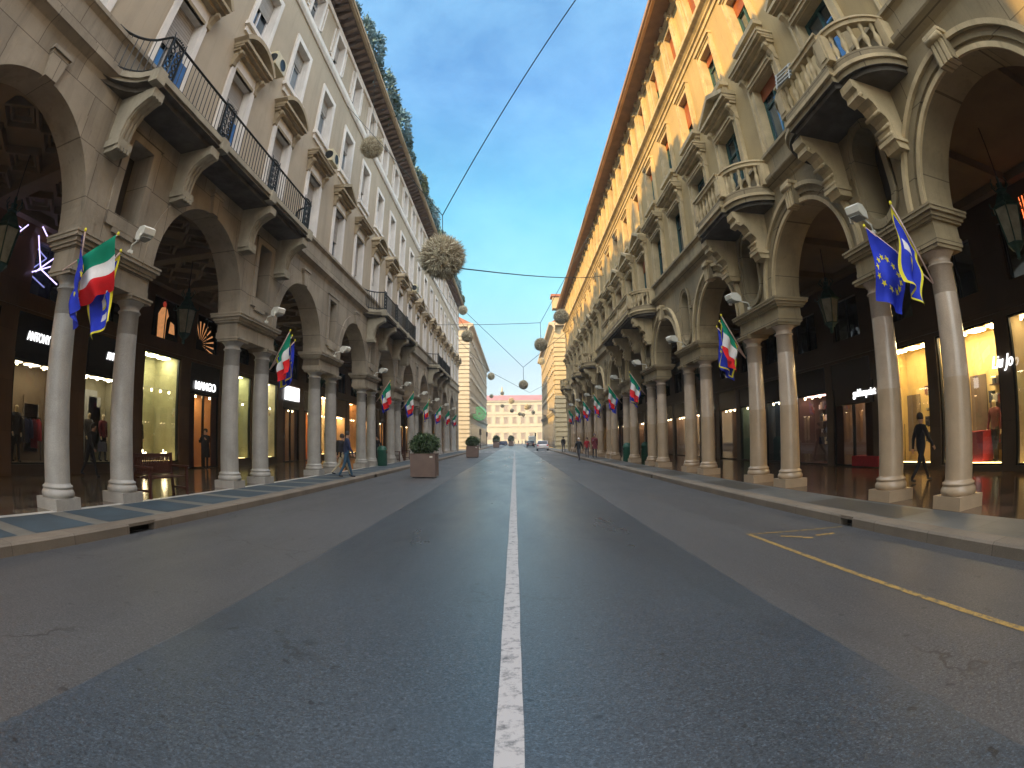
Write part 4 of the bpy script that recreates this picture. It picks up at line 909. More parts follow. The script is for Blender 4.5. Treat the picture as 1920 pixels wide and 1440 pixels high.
for side, S, X, P, c0, gg in (('left', 1, XL, 6.72, 7.37, .982), ('right', -1, XR, 6.07, 6.87, .954)):
    for idx, (k, e) in enumerate(fsets[side]):
        y = c0 + P * k + e * gg; first_ = (k == 0)
        if side == 'left': kinds = [('it', -.05, 1.02, .95), ('to', .22, .92, .80), ('eu', -.62, .62, 1.10)]
        else: kinds = [('it', .45, 1.02, .95), ('to', -.25, .92, .98), ('eu', .15, .80, .80)]
        if first_ and side == 'right': kinds = [('eu', .62, .95, .92), ('to', -.12, .85, 1.05)]
        if not first_: kinds = [('it', -.55, 1.0, .95), ('to', -.1, .85, .88), ('eu', .25, .8, .80)]
        if idx in (3, 5): kinds = kinds[:1] + kinds[2:]
        for (kd, dy, dd, dz) in kinds:
            base = Vector((X + S * (.02), y, 3.72)); tip = Vector((X + S * (.10 + dd * .85), y + dy, 3.86 + dz))
            if k == 0 and side == 'left' and kd == 'eu': tip = Vector((X + S * .55, y - .55, 4.85))
            if k == 0 and side == 'left' and kd == 'it': base = Vector((X + .03, y - .52, 4.22)); tip = Vector((X + .98, y - .04, 4.88))
            root = thing('flag', NAMEF[kd] + ' at the %s flag-bearing %s column' % (nth(idx), 'matt grey' if side == 'left' else 'glossy two-tone'), 'flag', base, 0, 'flags on the columns')
            b = MB(); b.tube([(0, 0, 0), tuple(tip - base)], .016, 'pole_wood', 6); b.lathe([(0, -.02), (.03, 0), (.02, .05), (0, .06)], tuple(tip - base), 6, 'flag_yellow', cap=False); b.build('pole', root)
            me = cloth(tip - base, (0, 0, 0), kd, idx * 7 + len(kd) + (1 if side == 'left' else 50) + (3 if kd == 'to' else 0), spread=(-.35 if kd == 'it' else -.1) if (k == 0 and side == 'left') else rnd.uniform(-.25, .15), gather=.10 if kd == 'it' and k == 0 else .34, fly=.95 if kd == 'it' and k == 0 else 1.2)
            link('cloth', me, root)
# ------------------------------------------------------------------ twig balls and wires
def ball_mesh(seed):
    r = random.Random(seed); b = MB()
    ico = bpy.data.meshes.new('t'); import bmesh; bm = bmesh.new(); bmesh.ops.create_icosphere(bm, subdivisions=3, radius=.47)
    for v in bm.verts: v.co *= r.uniform(.9, 1.08)
    vs = [tuple(v.co) for v in bm.verts]; fs = [tuple(v.index for v in f.verts) for f in bm.faces]; bm.free(); b.add(vs, fs, 'twig_core')
    for i in range(5200):
        z = r.uniform(-1, 1); a = r.uniform(0, 2 * PI); s = math.sqrt(1 - z * z); n = Vector((s * math.cos(a), s * math.sin(a), z))
        t = Vector((r.gauss(0, 1), r.gauss(0, 1), r.gauss(0, 1))).cross(n).normalized()
        l = r.uniform(.50, .61) if r.random() < .95 else r.uniform(.60, .70); p0 = n * .42 + t * r.uniform(-.1, .1); p1 = n * l + t * r.uniform(-.22, .22)
        wv = n.cross(t).normalized() * r.uniform(.004, .008); mid = p0.lerp(p1, .6) + t * r.uniform(-.05, .05)
        b.add([tuple(p0 - wv), tuple(p0 + wv), tuple(mid + wv), tuple(mid - wv), tuple(p1)], [(0, 1, 2, 3), (3, 2, 4)], 'twig' if r.random() < .62 else 'twig_pale')
    return b.mesh('twigs', recalc=False)
BM = [ball_mesh(1), ball_mesh(2)]
BALLS = [(-1.9, 13.5, 6.5, 1.12), (-6.35, 20.3, 14.7, .93), (3.6, 38.4, 10.7, 1), (2.2, 41.7, 9.2, 1), (-4.3, 48.3, 11.3, 1), (-3.4, 78.5, 11.2, 1), (1.2, 65.6, 8.5, 1), (-5.6, 57.3, 16.1, 1), (4.5, 83.8, 14.2, 1),
         (-.5, 98.7, 9.0, 1), (-3.3, 148, 11.3, 1), (2.4, 98.8, 7.8, 1), (-.6, 138, 9.4, 1), (1.6, 148, 9.0, 1), (5.2, 144, 9.2, 1), (-3.3, 148, 14.9, 1), (-6.0, 140, 13.4, 1), (3.1, 110, 8.6, .8), (1.9, 112, 7.0, .7)]
for i, (x, y, z, s) in enumerate(BALLS):
    o = link('twig_ball', BM[i % 2], None, (x, y, z), (rnd.uniform(0, 6), rnd.uniform(0, 6), rnd.uniform(0, 6))); s *= rnd.uniform(.95, 1.05); o.scale = (s, s, s)
    tag(o, 'round ball of pale twigs hung over the street, %s from the camera' % nth(i) if i else 'largest and nearest twig ball, hung low over the left lane', 'hanging ornament', 'twig balls hung over the street')
def wire(pts, lb, r=.014, sag=0.):
    b = MB(); P = []
    for i in range(len(pts) - 1):
        a, c = Vector(pts[i]), Vector(pts[i + 1]); n = 8 if sag else 1
        for j in range(n): t = j / n; P.append(tuple(a.lerp(c, t) - Vector((0, 0, sag * 4 * t * (1 - t)))))
    P.append(pts[-1]); b.tube(P, r, 'cable', 5); o = b.build('wire'); return tag(o, lb, 'wire', 'wires across the street')
n1 = (-1.93, 13.45, 7.75)
wire([(-1.9, 13.5, 6.9), n1], 'short wire drop holding the largest twig ball', .012)
wire([n1, (6.6, 1.2, 16.5)], 'long taut wire from the largest ball up to the right roof')
wire([n1, (-7.6, 19.5, 16.8)], 'wire from the largest ball up to the left facade', .012)
wire([(-1.5, 14.2, 6.4), (6.6, 36.0, 13.2)], 'wire crossing behind the largest ball to the right facade', .02, .25)
wire([(-6.35, 20.3, 15.2), (-6.9, 20.8, 19.9)], 'wire drop of the ball beside the left cornice', .010)
wire([(3.6, 38.4, 11.2), (5.7, 36.0, 19.0)], 'wire rising from the third ball to the right eave', .018)
wire([(2.2, 41.7, 9.6), (2.2, 41.7, 11.0)], 'short wire drop of the fourth ball', .02)
wire([(2.2, 41.7, 11.0), (6.7, 38.0, 18.5)], 'wire from the fourth ball up to the right facade', .02)
wire([(2.2, 41.7, 11.0), (-7.6, 47.0, 12.2)], 'nearly level wire crossing to the left facade', .022, .1)
wire([(1.2, 65.6, 9.0), (1.2, 65.6, 10.7)], 'short wire drop of the seventh ball', .03)
wire([(1.2, 65.6, 10.7), (-7.6, 60, 18.6)], 'wire from the seventh ball up to the left roof', .028)
wire([(1.2, 65.6, 10.7), (6.6, 62, 14.6)], 'wire from the seventh ball to the right facade', .028)
wire([(-4.3, 48.3, 11.8), (-7.6, 47, 16.8)], 'wire holding the fifth ball from the left facade', .02)
wire([(-3.4, 78.5, 11.7), (-7.6, 72, 15.5)], 'wire holding the sixth ball beyond the left corner', .03)
wire([(-3.4, 78.5, 11.8), (3.0, 100, 10.6), (7.0, 104, 13)], 'far wire sloping over the crossing', .03)

# ------------------------------------------------------------------ leaves, planters, roof garden
def leaf_mesh(name, R, n, seed, mats, sc=(1, 1, 1), size=.06, zmin=-1, stems=True, spiky=0.):
    r = random.Random(seed); b = MB()
    lump = [(Vector((r.gauss(0, 1), r.gauss(0, 1), r.gauss(0, 1))).normalized(), r.uniform(.75, 1.12)) for _ in range(14)]
    for i in range(n):
        d = Vector((r.gauss(0, 1), r.gauss(0, 1), r.gauss(0, 1))).normalized()
        if d.z < zmin: d.z = -d.z
        f = max(l[1] - .5 * (1 - d.dot(l[0])) for l in lump); f = min(1.1, max(.7, f))
        rr = R * f * (r.uniform(.35, 1.0) ** .4) * (1 + spiky * r.random() ** 4)
        p = Vector((d.x * rr * sc[0], d.y * rr * sc[1], d.z * rr * sc[2]))
        ax = (d + Vector((r.gauss(0, .7), r.gauss(0, .7), r.gauss(0, .7)))).normalized(); t = ax.cross(Vector((r.gauss(0, 1), r.gauss(0, 1), r.gauss(0, 1)))).normalized()
        s = size * r.uniform(.6, 1.5); m_ = mats[0] if r.random() < .62 else mats[1]
        b.add([tuple(p - t * s * .42), tuple(p + ax * s * .9 - t * 0), tuple(p + t * s * .42), tuple(p - ax * s * .9)], [(0, 1, 2, 3)], m_)
    crown = b.mesh(name, recalc=False)
    sm = MB()
    for i in range(7):
        a = r.uniform(0, 6.28); e = (math.cos(a) * R * .5 * sc[0], math.sin(a) * R * .5 * sc[1], R * .2 * sc[2]); sm.tube([(0, 0, -R * sc[2]), (e[0] * .3, e[1] * .3, -R * .5 * sc[2]), e], [.018, .014, .006], 'stem', 5)
    return crown, sm.mesh('stems')
pm_ = MB(); hw = .53
pm_.box(-hw, hw, -hw, hw, .05, 1.0, 'terracotta_planter'); pm_.box(-hw + .08, hw - .08, -hw + .08, hw - .08, 0, .05, 'black_panel')
for (a0, a1, b0, b1) in ((-hw - .012, hw + .012, -hw - .012, -hw + .05), (-hw - .012, hw + .012, hw - .05, hw + .012), (-hw - .012, -hw + .05, -hw + .05, hw - .05), (hw - .05, hw + .012, -hw + .05, hw - .05)): pm_.box(a0, a1, b0, b1, 1.0, 1.03, 'terracotta_planter')
pm_.box(.30, .42, -hw - .014, -hw - .001, .86, .93, 'white_plastic')
pmesh = pm_.mesh('box')
sc_, ss_ = leaf_mesh('foliage', .56, 4200, 3, ('leaf_dark', 'leaf_light'), (1.08, 1.05, .84), .062, spiky=.22)
for i, (x, y, s, lb, hgt) in enumerate(((-3.84, 22.3, 1., 'nearest to the camera', 1), (-3.93, 49.3, 1.05, 'second from the camera', 1), (-4.1, 118, 1.3, 'third, beyond the crossing', 1.5), (-1.0, 150, 1.4, 'farthest, in the middle of the road', 1.6))):
    o = tag(link('planter', pmesh, None, (x, y, 0)), 'square brown planter box on the road, ' + lb, 'planter', 'planters on the road'); o.scale = (s, s, s)
    t = thing('shrub', 'clipped round evergreen shrub in the planter ' + lb, 'shrub', (x, y, 1.0 * s + .42 * s), 0, 'shrubs in the planters'); t.scale = (s, s, s * hgt)
    link('crown', sc_, t); link('stem', ss_, t)
kinds_r = [leaf_mesh('crown', .75, 900, 11, ('leaf_blue', 'leaf_dark'), (.55, 1.1, .95), .11, spiky=.5), leaf_mesh('crown', .75, 800, 12, ('leaf_blue', 'leaf_blue'), (.5, .9, 1.35), .12, spiky=.7), leaf_mesh('crown', .7, 900, 13, ('leaf_olive', 'leaf_light'), (.55, 1.0, .9), .10, spiky=.4)]
y = 6.5; i = 0
while y < 71:
    kd = rnd.choice([0, 1, 1, 2, 0]); s = rnd.uniform(.7, 1.3); z = 20.30 + (.55 if kd != 1 else .9) * s
    t = thing('roof_shrub', '%s on the roof edge above the iron balconies, %s of the row' % (('leafy bluish bush', 'tall feathery blue-green shrub', 'olive green bush')[kd], nth(i)), 'shrub', (XL + rnd.uniform(.35, .75), y, z), rnd.uniform(-.3, .3), 'plants of the roof terrace'); t.scale = (s, s, s)
    link('crown', kinds_r[kd][0], t); link('stem', kinds_r[kd][1], t); y += rnd.uniform(1.0, 2.1); i += 1
# ------------------------------------------------------------------ street furniture
def make_bench():
    t = thing('bench', 'x', 'bench'); W = 'bench_wood'; L = .72
    b = MB()
    for i in range(4): b.box(-.24 + i * .125, -.14 + i * .125, -L, L, .43, .46, W)
    b.build('seat', t)
    b = MB(); b.box(-.33, -.29, -L, L, .88, .96, W); b.box(-.31, -.27, -L, L, .50, .55, W)
    for i in range(17): yy = -L + .06 + i * (2 * L - .12) / 16; b.prism([(-.30, .55), (-.27, .55), (-.30, .88), (-.33, .88)], yy - .02, yy + .02, W, plane='xz')
    b.build('backrest', t)
    for sy in (-1, 1):
        yy = sy * (L + .03)
        b = MB(); b.box(.22, .28, yy - .03, yy + .03, 0, .66, W); b.build('leg', t)
        b = MB(); b.prism([(-.24, 0), (-.18, 0), (-.26, .98), (-.33, .98)], yy - .03, yy + .03, W, plane='xz'); b.build('leg', t)
        b = MB(); b.box(-.30, .32, yy - .045, yy + .045, .66, .70, W); b.build('armrest', t); b = MB(); b.box(-.2, .22, yy - .02, yy + .02, .14, .19, W); b.build('stretcher', t)
    kids(t); return t
bn = make_bench(); bn.location = (-8.02, 9.9, SWZ); bn['label'] = 'slatted brown wooden bench between the two nearest left column pairs'; bn['group'] = 'wooden benches'
dup(bn, (-7.95, 35.5, SWZ), 0, 'far wooden bench behind the nearest planter, cluttered with bags'); dup(bn, (-8.0, 37.6, SWZ), 0, 'second far bench beyond the planter on the left pavement')
def make_bin():
    t = thing('litter_bin', 'x', 'litter bin'); b = MB(); b.lathe([(.27, 0), (.29, .03), (.29, .86), (.30, .88), (.30, .92), (.27, .94)], (0, 0, 0), 20, 'green_bin'); b.build('body', t)
    b = MB(); b.lathe([(.27, .94), (.25, 1.02), (.16, 1.10), (.0, 1.13)], (0, 0, 0), 20, 'green_bin', cap=False); b.box(.255, .285, -.13, .13, .70, .82, 'black_panel'); b.build('lid', t); kids(t); return t
bi = make_bin(); bi.location = (-7.42, 28.9, SWZ); bi['label'] = 'dark green round litter bin on the left pavement'; bi['group'] = 'green litter bins'
dup(bi, (6.85, 31.6, SWZ), PI, 'green litter bin at the right columns, nearer of the two'); dup(bi, (8.4, 33.2, SWZ), PI, 'green litter bin deeper inside the right arcade')

# ------------------------------------------------------------------ people
def figure(name, label, cat, loc, rot, H=1.75, col=None, legs=(.38, -.30), knees=(.1, .45), arms=(-.35, .35), elbows=(.25, .35), lean=0., head=0., coat=0., bulk=1., hair=True, group=None, raise_arms=False):
    c = dict(skin='skin', hair='hair_dark', top='cloth_black', legs='cloth_black', shoe='shoe_dark'); c.update(col or {})
    k = H / 1.75; V = []; E = []; Rr = []; T = []
    def node(p, r, par, tg):
        V.append(Vector(p) * k); Rr.append(r * k * (bulk if tg == 'top' else 1)); T.append(tg)
        if par is not None: E.append((par, len(V) - 1))
        return len(V) - 1
    ln = lambda z, y=0.: y + (z - .95) * math.tan(lean)
    pel = node((0, 0, .96), .125, None, 'top'); sp1 = node((0, ln(1.14), 1.14), .125, pel, 'top'); ch = node((0, ln(1.34), 1.34), .15, sp1, 'top'); nk = node((0, ln(1.49), 1.48), .062, ch, 'top')
    hb = node((0, ln(1.56) + .015, 1.55), .058, nk, 'skin'); hm = node((0, ln(1.63) + .025, 1.63), .095, hb, 'skin'); ht = node((0, ln(1.70) + .015, 1.70), .082, hm, 'skin'); node((0, ln(1.62) + .125, 1.615), .014, hm, 'skin')
    for s, al, el in ((-1, arms[0], elbows[0]), (1, arms[1], elbows[1])):
        sh = node((s * .17, ln(1.42), 1.41), .068, ch, 'top'); S0 = Vector((s * .20, ln(1.42), 1.40))
        d1 = Vector((s * .12, math.sin(al), -math.cos(al))).normalized(); eb = S0 + d1 * .29; nb = node(eb, .047, sh, 'top')
        a2 = al + el; d2 = Vector((s * (-.25 if raise_arms else .02), math.sin(a2), -math.cos(a2))).normalized(); wr = eb + d2 * .24; nw = node(wr, .031, nb, 'top'); hp = wr + d2 * .06; nh = node(hp, .032, nw, 'skin')
        sd_ = d2.cross(Vector((s, 0, 0))).normalized()
        for q, (o_, l_) in enumerate(((-.028, .065), (-.009, .078), (.010, .074), (.027, .058))):
            f1 = hp + sd_ * o_ + d2 * .035; f2 = f1 + d2 * l_ * .6 - Vector((s * .012, 0, 0)); node(f2, .0085, node(f1, .010, nh, 'skin'), 'skin')
        node(hp - sd_ * .045 + d2 * .03 - Vector((s * .015, 0, 0)), .010, node(hp - sd_ * .03, .012, nh, 'skin'), 'skin')
    for s, tl, kn in ((-1, legs[0], knees[0]), (1, legs[1], knees[1])):
        hp_ = node((s * .085, 0, .90), .098, pel, 'legs'); k0 = Vector((s * .095, math.sin(tl) * .42, .90 - math.cos(tl) * .42)); nk_ = node(k0, .062, hp_, 'legs')
        a3 = tl - kn; an = k0 + Vector((0, math.sin(a3) * .41, -math.cos(a3) * .41)); na = node(an, .045, nk_, 'legs'); heel = node(an + Vector((0, -.02, -.045)), .042, na, 'shoe'); ft = -max(0, kn - .2) * .7
        node(an + Vector((0, .15 * math.cos(ft), -.055 + .15 * math.sin(ft))), .032, heel, 'shoe')
    me = bpy.data.meshes.new('body'); me.from_pydata([tuple(v) for v in V], E, []); ob = bpy.data.objects.new('tmpb', me); COL.objects.link(ob)
    sk = ob.modifiers.new('s', 'SKIN'); sk.use_smooth_shade = True; ob.modifiers.new('d', 'SUBSURF').levels = 1
    for i, v in enumerate(me.skin_vertices[0].data): v.radius = (Rr[i], Rr[i] * (.72 if T[i] == 'top' and i < 4 and i != 3 else 1)); v.use_root = (i == 0)
    dg = bpy.context.evaluated_depsgraph_get(); m2 = bpy.data.meshes.new_from_object(ob.evaluated_get(dg)); bpy.data.objects.remove(ob)
    m2.name = 'body'; m2.materials.clear(); order = ['skin', 'top', 'legs', 'shoe']
    for o_ in order: m2.materials.append(MATS[c[o_]])
    segs = [(V[a], V[b_], T[b_], Rr[b_]) for a, b_ in E]; zmin = min(v.co.z for v in m2.vertices)
    for p in m2.polygons:
        cc = p.center; best = None
        for a, b_, tg, rr in segs:
            ab = b_ - a; t_ = max(0, min(1, (cc - a).dot(ab) / max(1e-9, ab.length_squared))); dd = (cc - (a + ab * t_)).length - rr
            if best is None or dd < best[0]: best = (dd, tg)
        tg = best[1]
        if coat and tg == 'legs' and cc.z > (.96 - coat) * k: tg = 'top'
        p.material_index = order.index(tg); p.use_smooth = True
    if not hair:
        m2.name = name; return tag(link(name, m2, None, (loc[0], loc[1], loc[2] - zmin), rot), label, cat, group)
    root = thing(name, label, cat, (loc[0], loc[1], loc[2] - zmin), rot, group)
    link('body', m2, root)
    if coat:
        b = MB(); b.lathe([(.155 * bulk * k, 1.12 * k), (.165 * bulk * k, .98 * k), (.19 * bulk * k, (.96 - coat) * k)], (0, 0, 0), 18, c['top'], cap=False); b.build('coat_skirt', root)
    hx = ln(1.66) * k
    if hair:
        b = MB(); n = 14; b.lathe([(.0, .108), (.045, .102), (.078, .078), (.096, .03), (.099, -.02), (.090, -.06)], (0, hx - .012, 1.665 * k), n, c['hair'], cap=False)
        b.build('hair', root)
        for s in (-1, 1): b = MB(); b.lathe([(0, -.009), (.009, 0), (0, .009)], (s * .033, hx + .108, 1.645 * k), 6, 'hair_dark', cap=False); b.build('eye', root)
    return root
def bag_mesh(w_, d, h, m):
    b = MB(); b.prism([(-w_ / 2, 0), (w_ / 2, 0), (w_ / 2 * .95, h * .8), (w_ / 2 * .6, h), (-w_ / 2 * .6, h), (-w_ / 2 * .95, h * .8)], 0, d, m, plane='xz'); return b.mesh('bag')
# facing: rotation 0 looks along +Y
figure('person', 'man in a navy jacket and blue jeans walking along the left pavement', 'person', (-6.35, 19.2, SWZ), rad(-62), 1.76, dict(top='cloth_navy', legs='jeans', shoe='shoe_dark'), legs=(.30, -.24), knees=(.06, .25), arms=(-.25, .22), bulk=1.12, lean=.06)
p2 = figure('person', 'dark-clad walker with black backpack just behind the man in jeans', 'person', (-6.75, 19.9, SWZ), rad(-50), 1.68, dict(top='cloth_black', legs='cloth_tan'), legs=(-.3, .4), knees=(.5, .05), bulk=1.1)
bk = tag(link('backpack', bag_mesh(.32, .2, .46, 'cloth_black'), None, (-6.92, 19.77, 1.1), (0, 0, rad(-50))), 'black backpack on the back of the dark-clad walker', 'backpack')
figure('person', 'person in long black coat standing in the lit left shop doorway', 'person', (-13.2, 19.6, SWZ), rad(190), 1.72, dict(top='cloth_black', legs='cloth_black'), legs=(.05, -.05), knees=(.02, .02), arms=(.5, .5), elbows=(1.7, 1.7), coat=.45, bulk=1.15, raise_arms=True)
figure('person', 'bent dark figure walking in the left arcade behind the nearest column', 'person', (-13.0, 12.0, SWZ), rad(-80), 1.66, dict(top='cloth_black', legs='cloth_black'), legs=(.35, -.3), knees=(.1, .3), lean=.25, bulk=1.25)
tag(link('handbag', bag_mesh(.34, .12, .3, 'cloth_grey'), None, (-12.6, 12.2, .95), (0, 0, .3)), 'grey bag carried by the bent figure in the left arcade', 'bag')
figure('person', 'person in black with grey collar striding through the right arcade', 'person', (9.55, 9.5, SWZ), rad(-95), 1.68, dict(top='cloth_black', legs='cloth_black'), legs=(.48, -.38), knees=(.05, .25), arms=(-.3, .35), bulk=1.15)
figure('person', 'person with white hat in the small group on the right kerb', 'person', (4.75, 39.0, 0.0), rad(150), 1.68, dict(hair='cloth_white', top='cloth_black', legs='cloth_grey'), legs=(.2, -.2), bulk=1.2)
figure('person', 'shorter person in red top, middle of the group on the right', 'person', (5.45, 39.6, SWZ), rad(170), 1.50, dict(top='cloth_red', legs='cloth_grey'), legs=(.1, -.1), knees=(.05, .05), bulk=1.1)
figure('person', 'tall person in maroon coat, inner side of the right group', 'person', (5.95, 39.0, SWZ), rad(185), 1.78, dict(top='cloth_maroon', legs='cloth_black'), legs=(.1, -.15), knees=(.05, .05), coat=.3, bulk=1.1)
figure('person', 'lone walker in black seen from behind on the far right pavement', 'person', (5.5, 59.5, SWZ), rad(5), 1.74, dict(top='cloth_black', legs='cloth_grey'), legs=(.3, -.3), knees=(.1, .3), bulk=1.25)
figure('person', 'dark figure standing beyond the left litter bin inside the arcade', 'person', (-8.4, 31.5, SWZ), rad(160), 1.7, dict(top='cloth_black', legs='cloth_black'), legs=(.05, -.05), knees=(.02, .02), coat=.3)
figure('person', 'dark figure deep in the right arcade between the fourth columns', 'person', (8.9, 23.2, SWZ), rad(-90), 1.74, dict(top='cloth_black', legs='cloth_black'), legs=(.3, -.3))
r2 = random.Random(5)
for i in range(14):
    x = -7 + i * 1.05 + r2.uniform(-.3, .3); y = r2.uniform(172, 205); cm_ = r2.choice(['cloth_black', 'cloth_navy', 'cloth_red', 'cloth_grey', 'cloth_maroon'])
    figure('person', 'tiny distant pedestrian in %s on the far square, %s from the left' % (cm_[6:], nth(i).replace('nearest', 'first')), 'person', (x, y, .0), r2.uniform(0, 6), r2.uniform(1.6, 1.8), dict(top=cm_, legs=r2.choice(['jeans', 'cloth_black'])), bulk=1.2, group='distant pedestrians')
# mannequins behind the shop glass
MN = [(-14.6, 16.5, .50, 'cloth_black', 'cloth_black', 'left', 'dark suit in the brightest left shop window'), (-14.5, 15.95, .50, 'cloth_tan', 'cloth_tan', 'left', 'tan outfit at the edge of the brightest left window'),
      (-14.5, 13.3, .50, 'cloth_grey', 'cloth_grey', 'left', 'grey suit between the nearest left columns'), (-14.6, 14.2, .50, 'cloth_maroon', 'cloth_black', 'left', 'maroon jacket right of the grey suit'), (-14.5, 9.7, .50, 'cloth_black', 'cloth_black', 'left', 'black coat at the left picture edge'),
      (12.9, 9.35, .32, 'cloth_maroon', 'cloth_black', 'right', 'maroon jacket in the golden right window'), (12.8, 8.45, .32, 'mannequin_pale', 'cloth_black', 'right', 'pale top at the right picture edge'), (-14.4, 23.2, .5, 'cloth_black', 'cloth_black', 'left', 'black outfit in the window right of the lit doorway'),
      (12.9, 18.5, .18, 'cloth_navy', 'cloth_maroon', 'right', 'dark dress beyond the third right column pair')]
for (x, y, z, tp, lg, sd_, lb) in MN:
    figure('mannequin', 'mannequin wearing ' + lb, 'mannequin', (x, y, z), rad(-90 if sd_ == 'left' else 90), 1.72, dict(skin='mannequin_pale', hair='mannequin_pale', top=tp, legs=lg, shoe='cloth_black'), legs=(.08, -.12), knees=(.02, .05), arms=(-.05, .1), elbows=(.15, .3), hair=False)
# clothes rails and display goods in the right shops
b = MB(); b.box(-.3, .3, -.45, .45, 0, .85, 'cloth_red'); tag(b.build('display_table', None, (12.7, 9.95, .33)), 'red display block in the golden right window', 'display block')
b = MB(); b.box(-.4, .4, -.8, .8, 0, .35, 'cloth_red'); tag(b.build('display_rug', None, (12.3, 14.9, .2)), 'low red display step at the entrance of the lettered right shop', 'display step')
def rail(x, y, z, n, lb, seed):
    r = random.Random(seed); t = thing('clothes_rail', lb, 'clothes rail', (x, y, z))
    b = MB()
    for s in (-1, 1): b.tube([(0, s * .6, 0), (0, s * .6, 1.35)], .015, 'iron', 6)
    b.tube([(0, -.6, 1.35), (0, .6, 1.35)], .015, 'iron', 6); b.build('frame', t)
    for i in range(n):
        a = -.5 + i / (n - 1); b = MB(); m_ = r.choice(['cloth_maroon', 'cloth_black', 'cloth_tan', 'cloth_red', 'cloth_navy', 'cloth_white']); h = r.uniform(.6, .95)
        b.prism([(-.04, 1.32), (.04, 1.32), (.2, 1.2), (.22, 1.32 - h), (-.22, 1.32 - h), (-.2, 1.2)], a - .02, a + .02, m_, plane='xz'); b.build('garment', t)
rail(13.2, 14.6, .18, 9, 'rail of dark clothes inside the lettered right shop', 1); rail(13.3, 8.9, .32, 7, 'rail of clothes behind the golden right window', 2); rail(-15.0, 10.6, .5, 6, 'rail of coats in the leftmost shop window', 3)

# ------------------------------------------------------------------ shop writing, posters, neon
def sign(label, body, x, y, z, size, rot, sx=1., offset=0., panel=None, shear=0., cat='shop sign'):
    t = thing('shop_sign', label, cat, (x, y, z))
    o = text_mesh('lettering', body, size, .02, 'sign_white', t, (0, 0, 0), rot, sx=sx, offset=offset, shear=shear)
    if panel:
        b = MB(); d = -.06 if rot is ROT_L else .06
        b.box(min(d, d * .5), max(d, d * .5), panel[0], panel[1], panel[2], panel[3], 'black_panel'); b.build('panel', t)
    return t
SXL = -13.76
sign('lit white capitals on the black panel of the leftmost shop', 'ANTONY', SXL, 9.45, 4.02, .37, ROT_L,   .66, .004, (-.45, 2.1, -.4, .75))
sign('lit white capitals on the black panel between the nearest left columns', 'ANTONY', SXL, 13.42, 4.02, .37, ROT_L,   .66, .004, (-.95, 1.5, -.4, .75))
sign('lit white letters over the left shop doorway', 'MANGO', SXL, 19.45, 3.62, .50, ROT_L, .95, .006)
b = MB(); b.box(0, .06, -1.1, 1.1, 0, .85, 'sign_white'); o = b.build('shop_sign', None, (SXL, 30.4, 3.95)); tag(o, 'small backlit white panel over a left shop beyond the second pair', 'sign')
t = sign('lit white lower-case letters on black in the right arcade', 'goldenpoint', 11.94, 15.55, 2.62, .36, ROT_R, .80, .004)
b = MB(); b.box(.03, .06, -1.2, 1.3, -.25, .50, 'black_panel'); b.build('panel', t)
sign('lit white handwritten name in the golden right window', 'Liu Jo', 11.94, 8.65, 2.72, .44, ROT_R, .8, .002, shear=.35)
def poster(label, x, y, z, w_, h, seed, kind):
    r = random.Random(seed); t = thing('poster', label, 'poster', (x, y, z)); b = MB(); b.box(0, .03, -w_ / 2, w_ / 2, 0, h, 'black_panel'); b.build('board', t)
    b = MB()
    if kind == 'figure':
        b.prism([(-.45, .02), (.1, .02), (.12, h * .5), (.25, h * .62), (.1, h * .78), (-.05, h * .82), (-.3, h * .78), (-.5, h * .6)], .031, .036, 'poster_orange', plane='yz')
        b.prism(arc((-.12, h * .88), h * .08, 0, 2 * PI, 12)[:-1], .031, .037, 'poster_red', plane='yz')
        b.prism([(.35, .3), (.8, .3), (.7, h * .45), (.42, h * .5)], .031, .036, 'poster_orange', plane='yz')
    else:
        for q in range(9):
            a = -.3 + q * .28; c = math.cos(a); s = math.sin(a); b.prism([(-.5 + c * .2, .3 + s * .2), (-.5 + c * 1.2 - s * .05, .3 + s * 1.0 + c * .04), (-.5 + c * 1.2 + s * .05, .3 + s * 1.0 - c * .04)], .031, .036, 'poster_orange', plane='yz')
    b.build('print', t)
mat('poster_orange', (.55, .26, .10), .6, .3, 4, emit=(.55, .24, .09), estr=.35); mat('poster_red', (.4, .05, .03), .6, .2, 4, emit=(.4, .04, .02), estr=.25)
poster('dark poster with an orange-clad figure above the brightest left window', -13.97, 17.0, 5.36, 2.0, 1.58, 1, 'figure'); poster('dark poster with golden rays above the left doorway', -13.97, 20.4, 5.36, 2.0, 1.58, 2, 'rays')
b = MB()
for p, q in (((0, 9.23, 6.9), (0, 9.55, 6.68)), ((0, 9.75, 6.5), (0, 10.25, 6.32)), ((0, 10.25, 6.32), (0, 9.35, 5.55)), ((0, 9.2, 5.5), (0, 10.25, 6.0)), ((0, 9.15, 6.6), (0, 9.55, 5.68)), ((0, 9.55, 5.68), (0, 10.4, 5.42))):
    b.tube([p, q], .022, 'neon_violet', 6)
tag(b.build('neon_star', None, (-13.6, -.1, .40)), 'violet neon tubes forming an angular star in the upper left window', 'neon light')
b = MB()
for p, q in (((0, 7.6, 7.05), (0, 8.3, 6.95)), ((0, 8.3, 6.95), (0, 7.4, 5.9)), ((0, 8.3, 6.95), (0, 8.5, 7.15))): b.tube([p, q], .022, 'neon_violet', 6)
tag(b.build('neon_star', None, (-13.6, 0, 0)), 'violet neon strokes cut by the left picture edge', 'neon light')
b = MB()
for i in range(5): b.tube([(0, -.2 + .1 * i, -.3), (0, -.3 + .12 * i, .25)], .018, 'neon_red' if 'neon_red' in MATS else (glow('neon_red', (1, .18, .05), 1.0) and 'neon_red'), 5)
tag(b.build('neon_mark', None, (12.0, 6.3, 6.3)), 'small red neon strokes high in the right arcade', 'neon light')
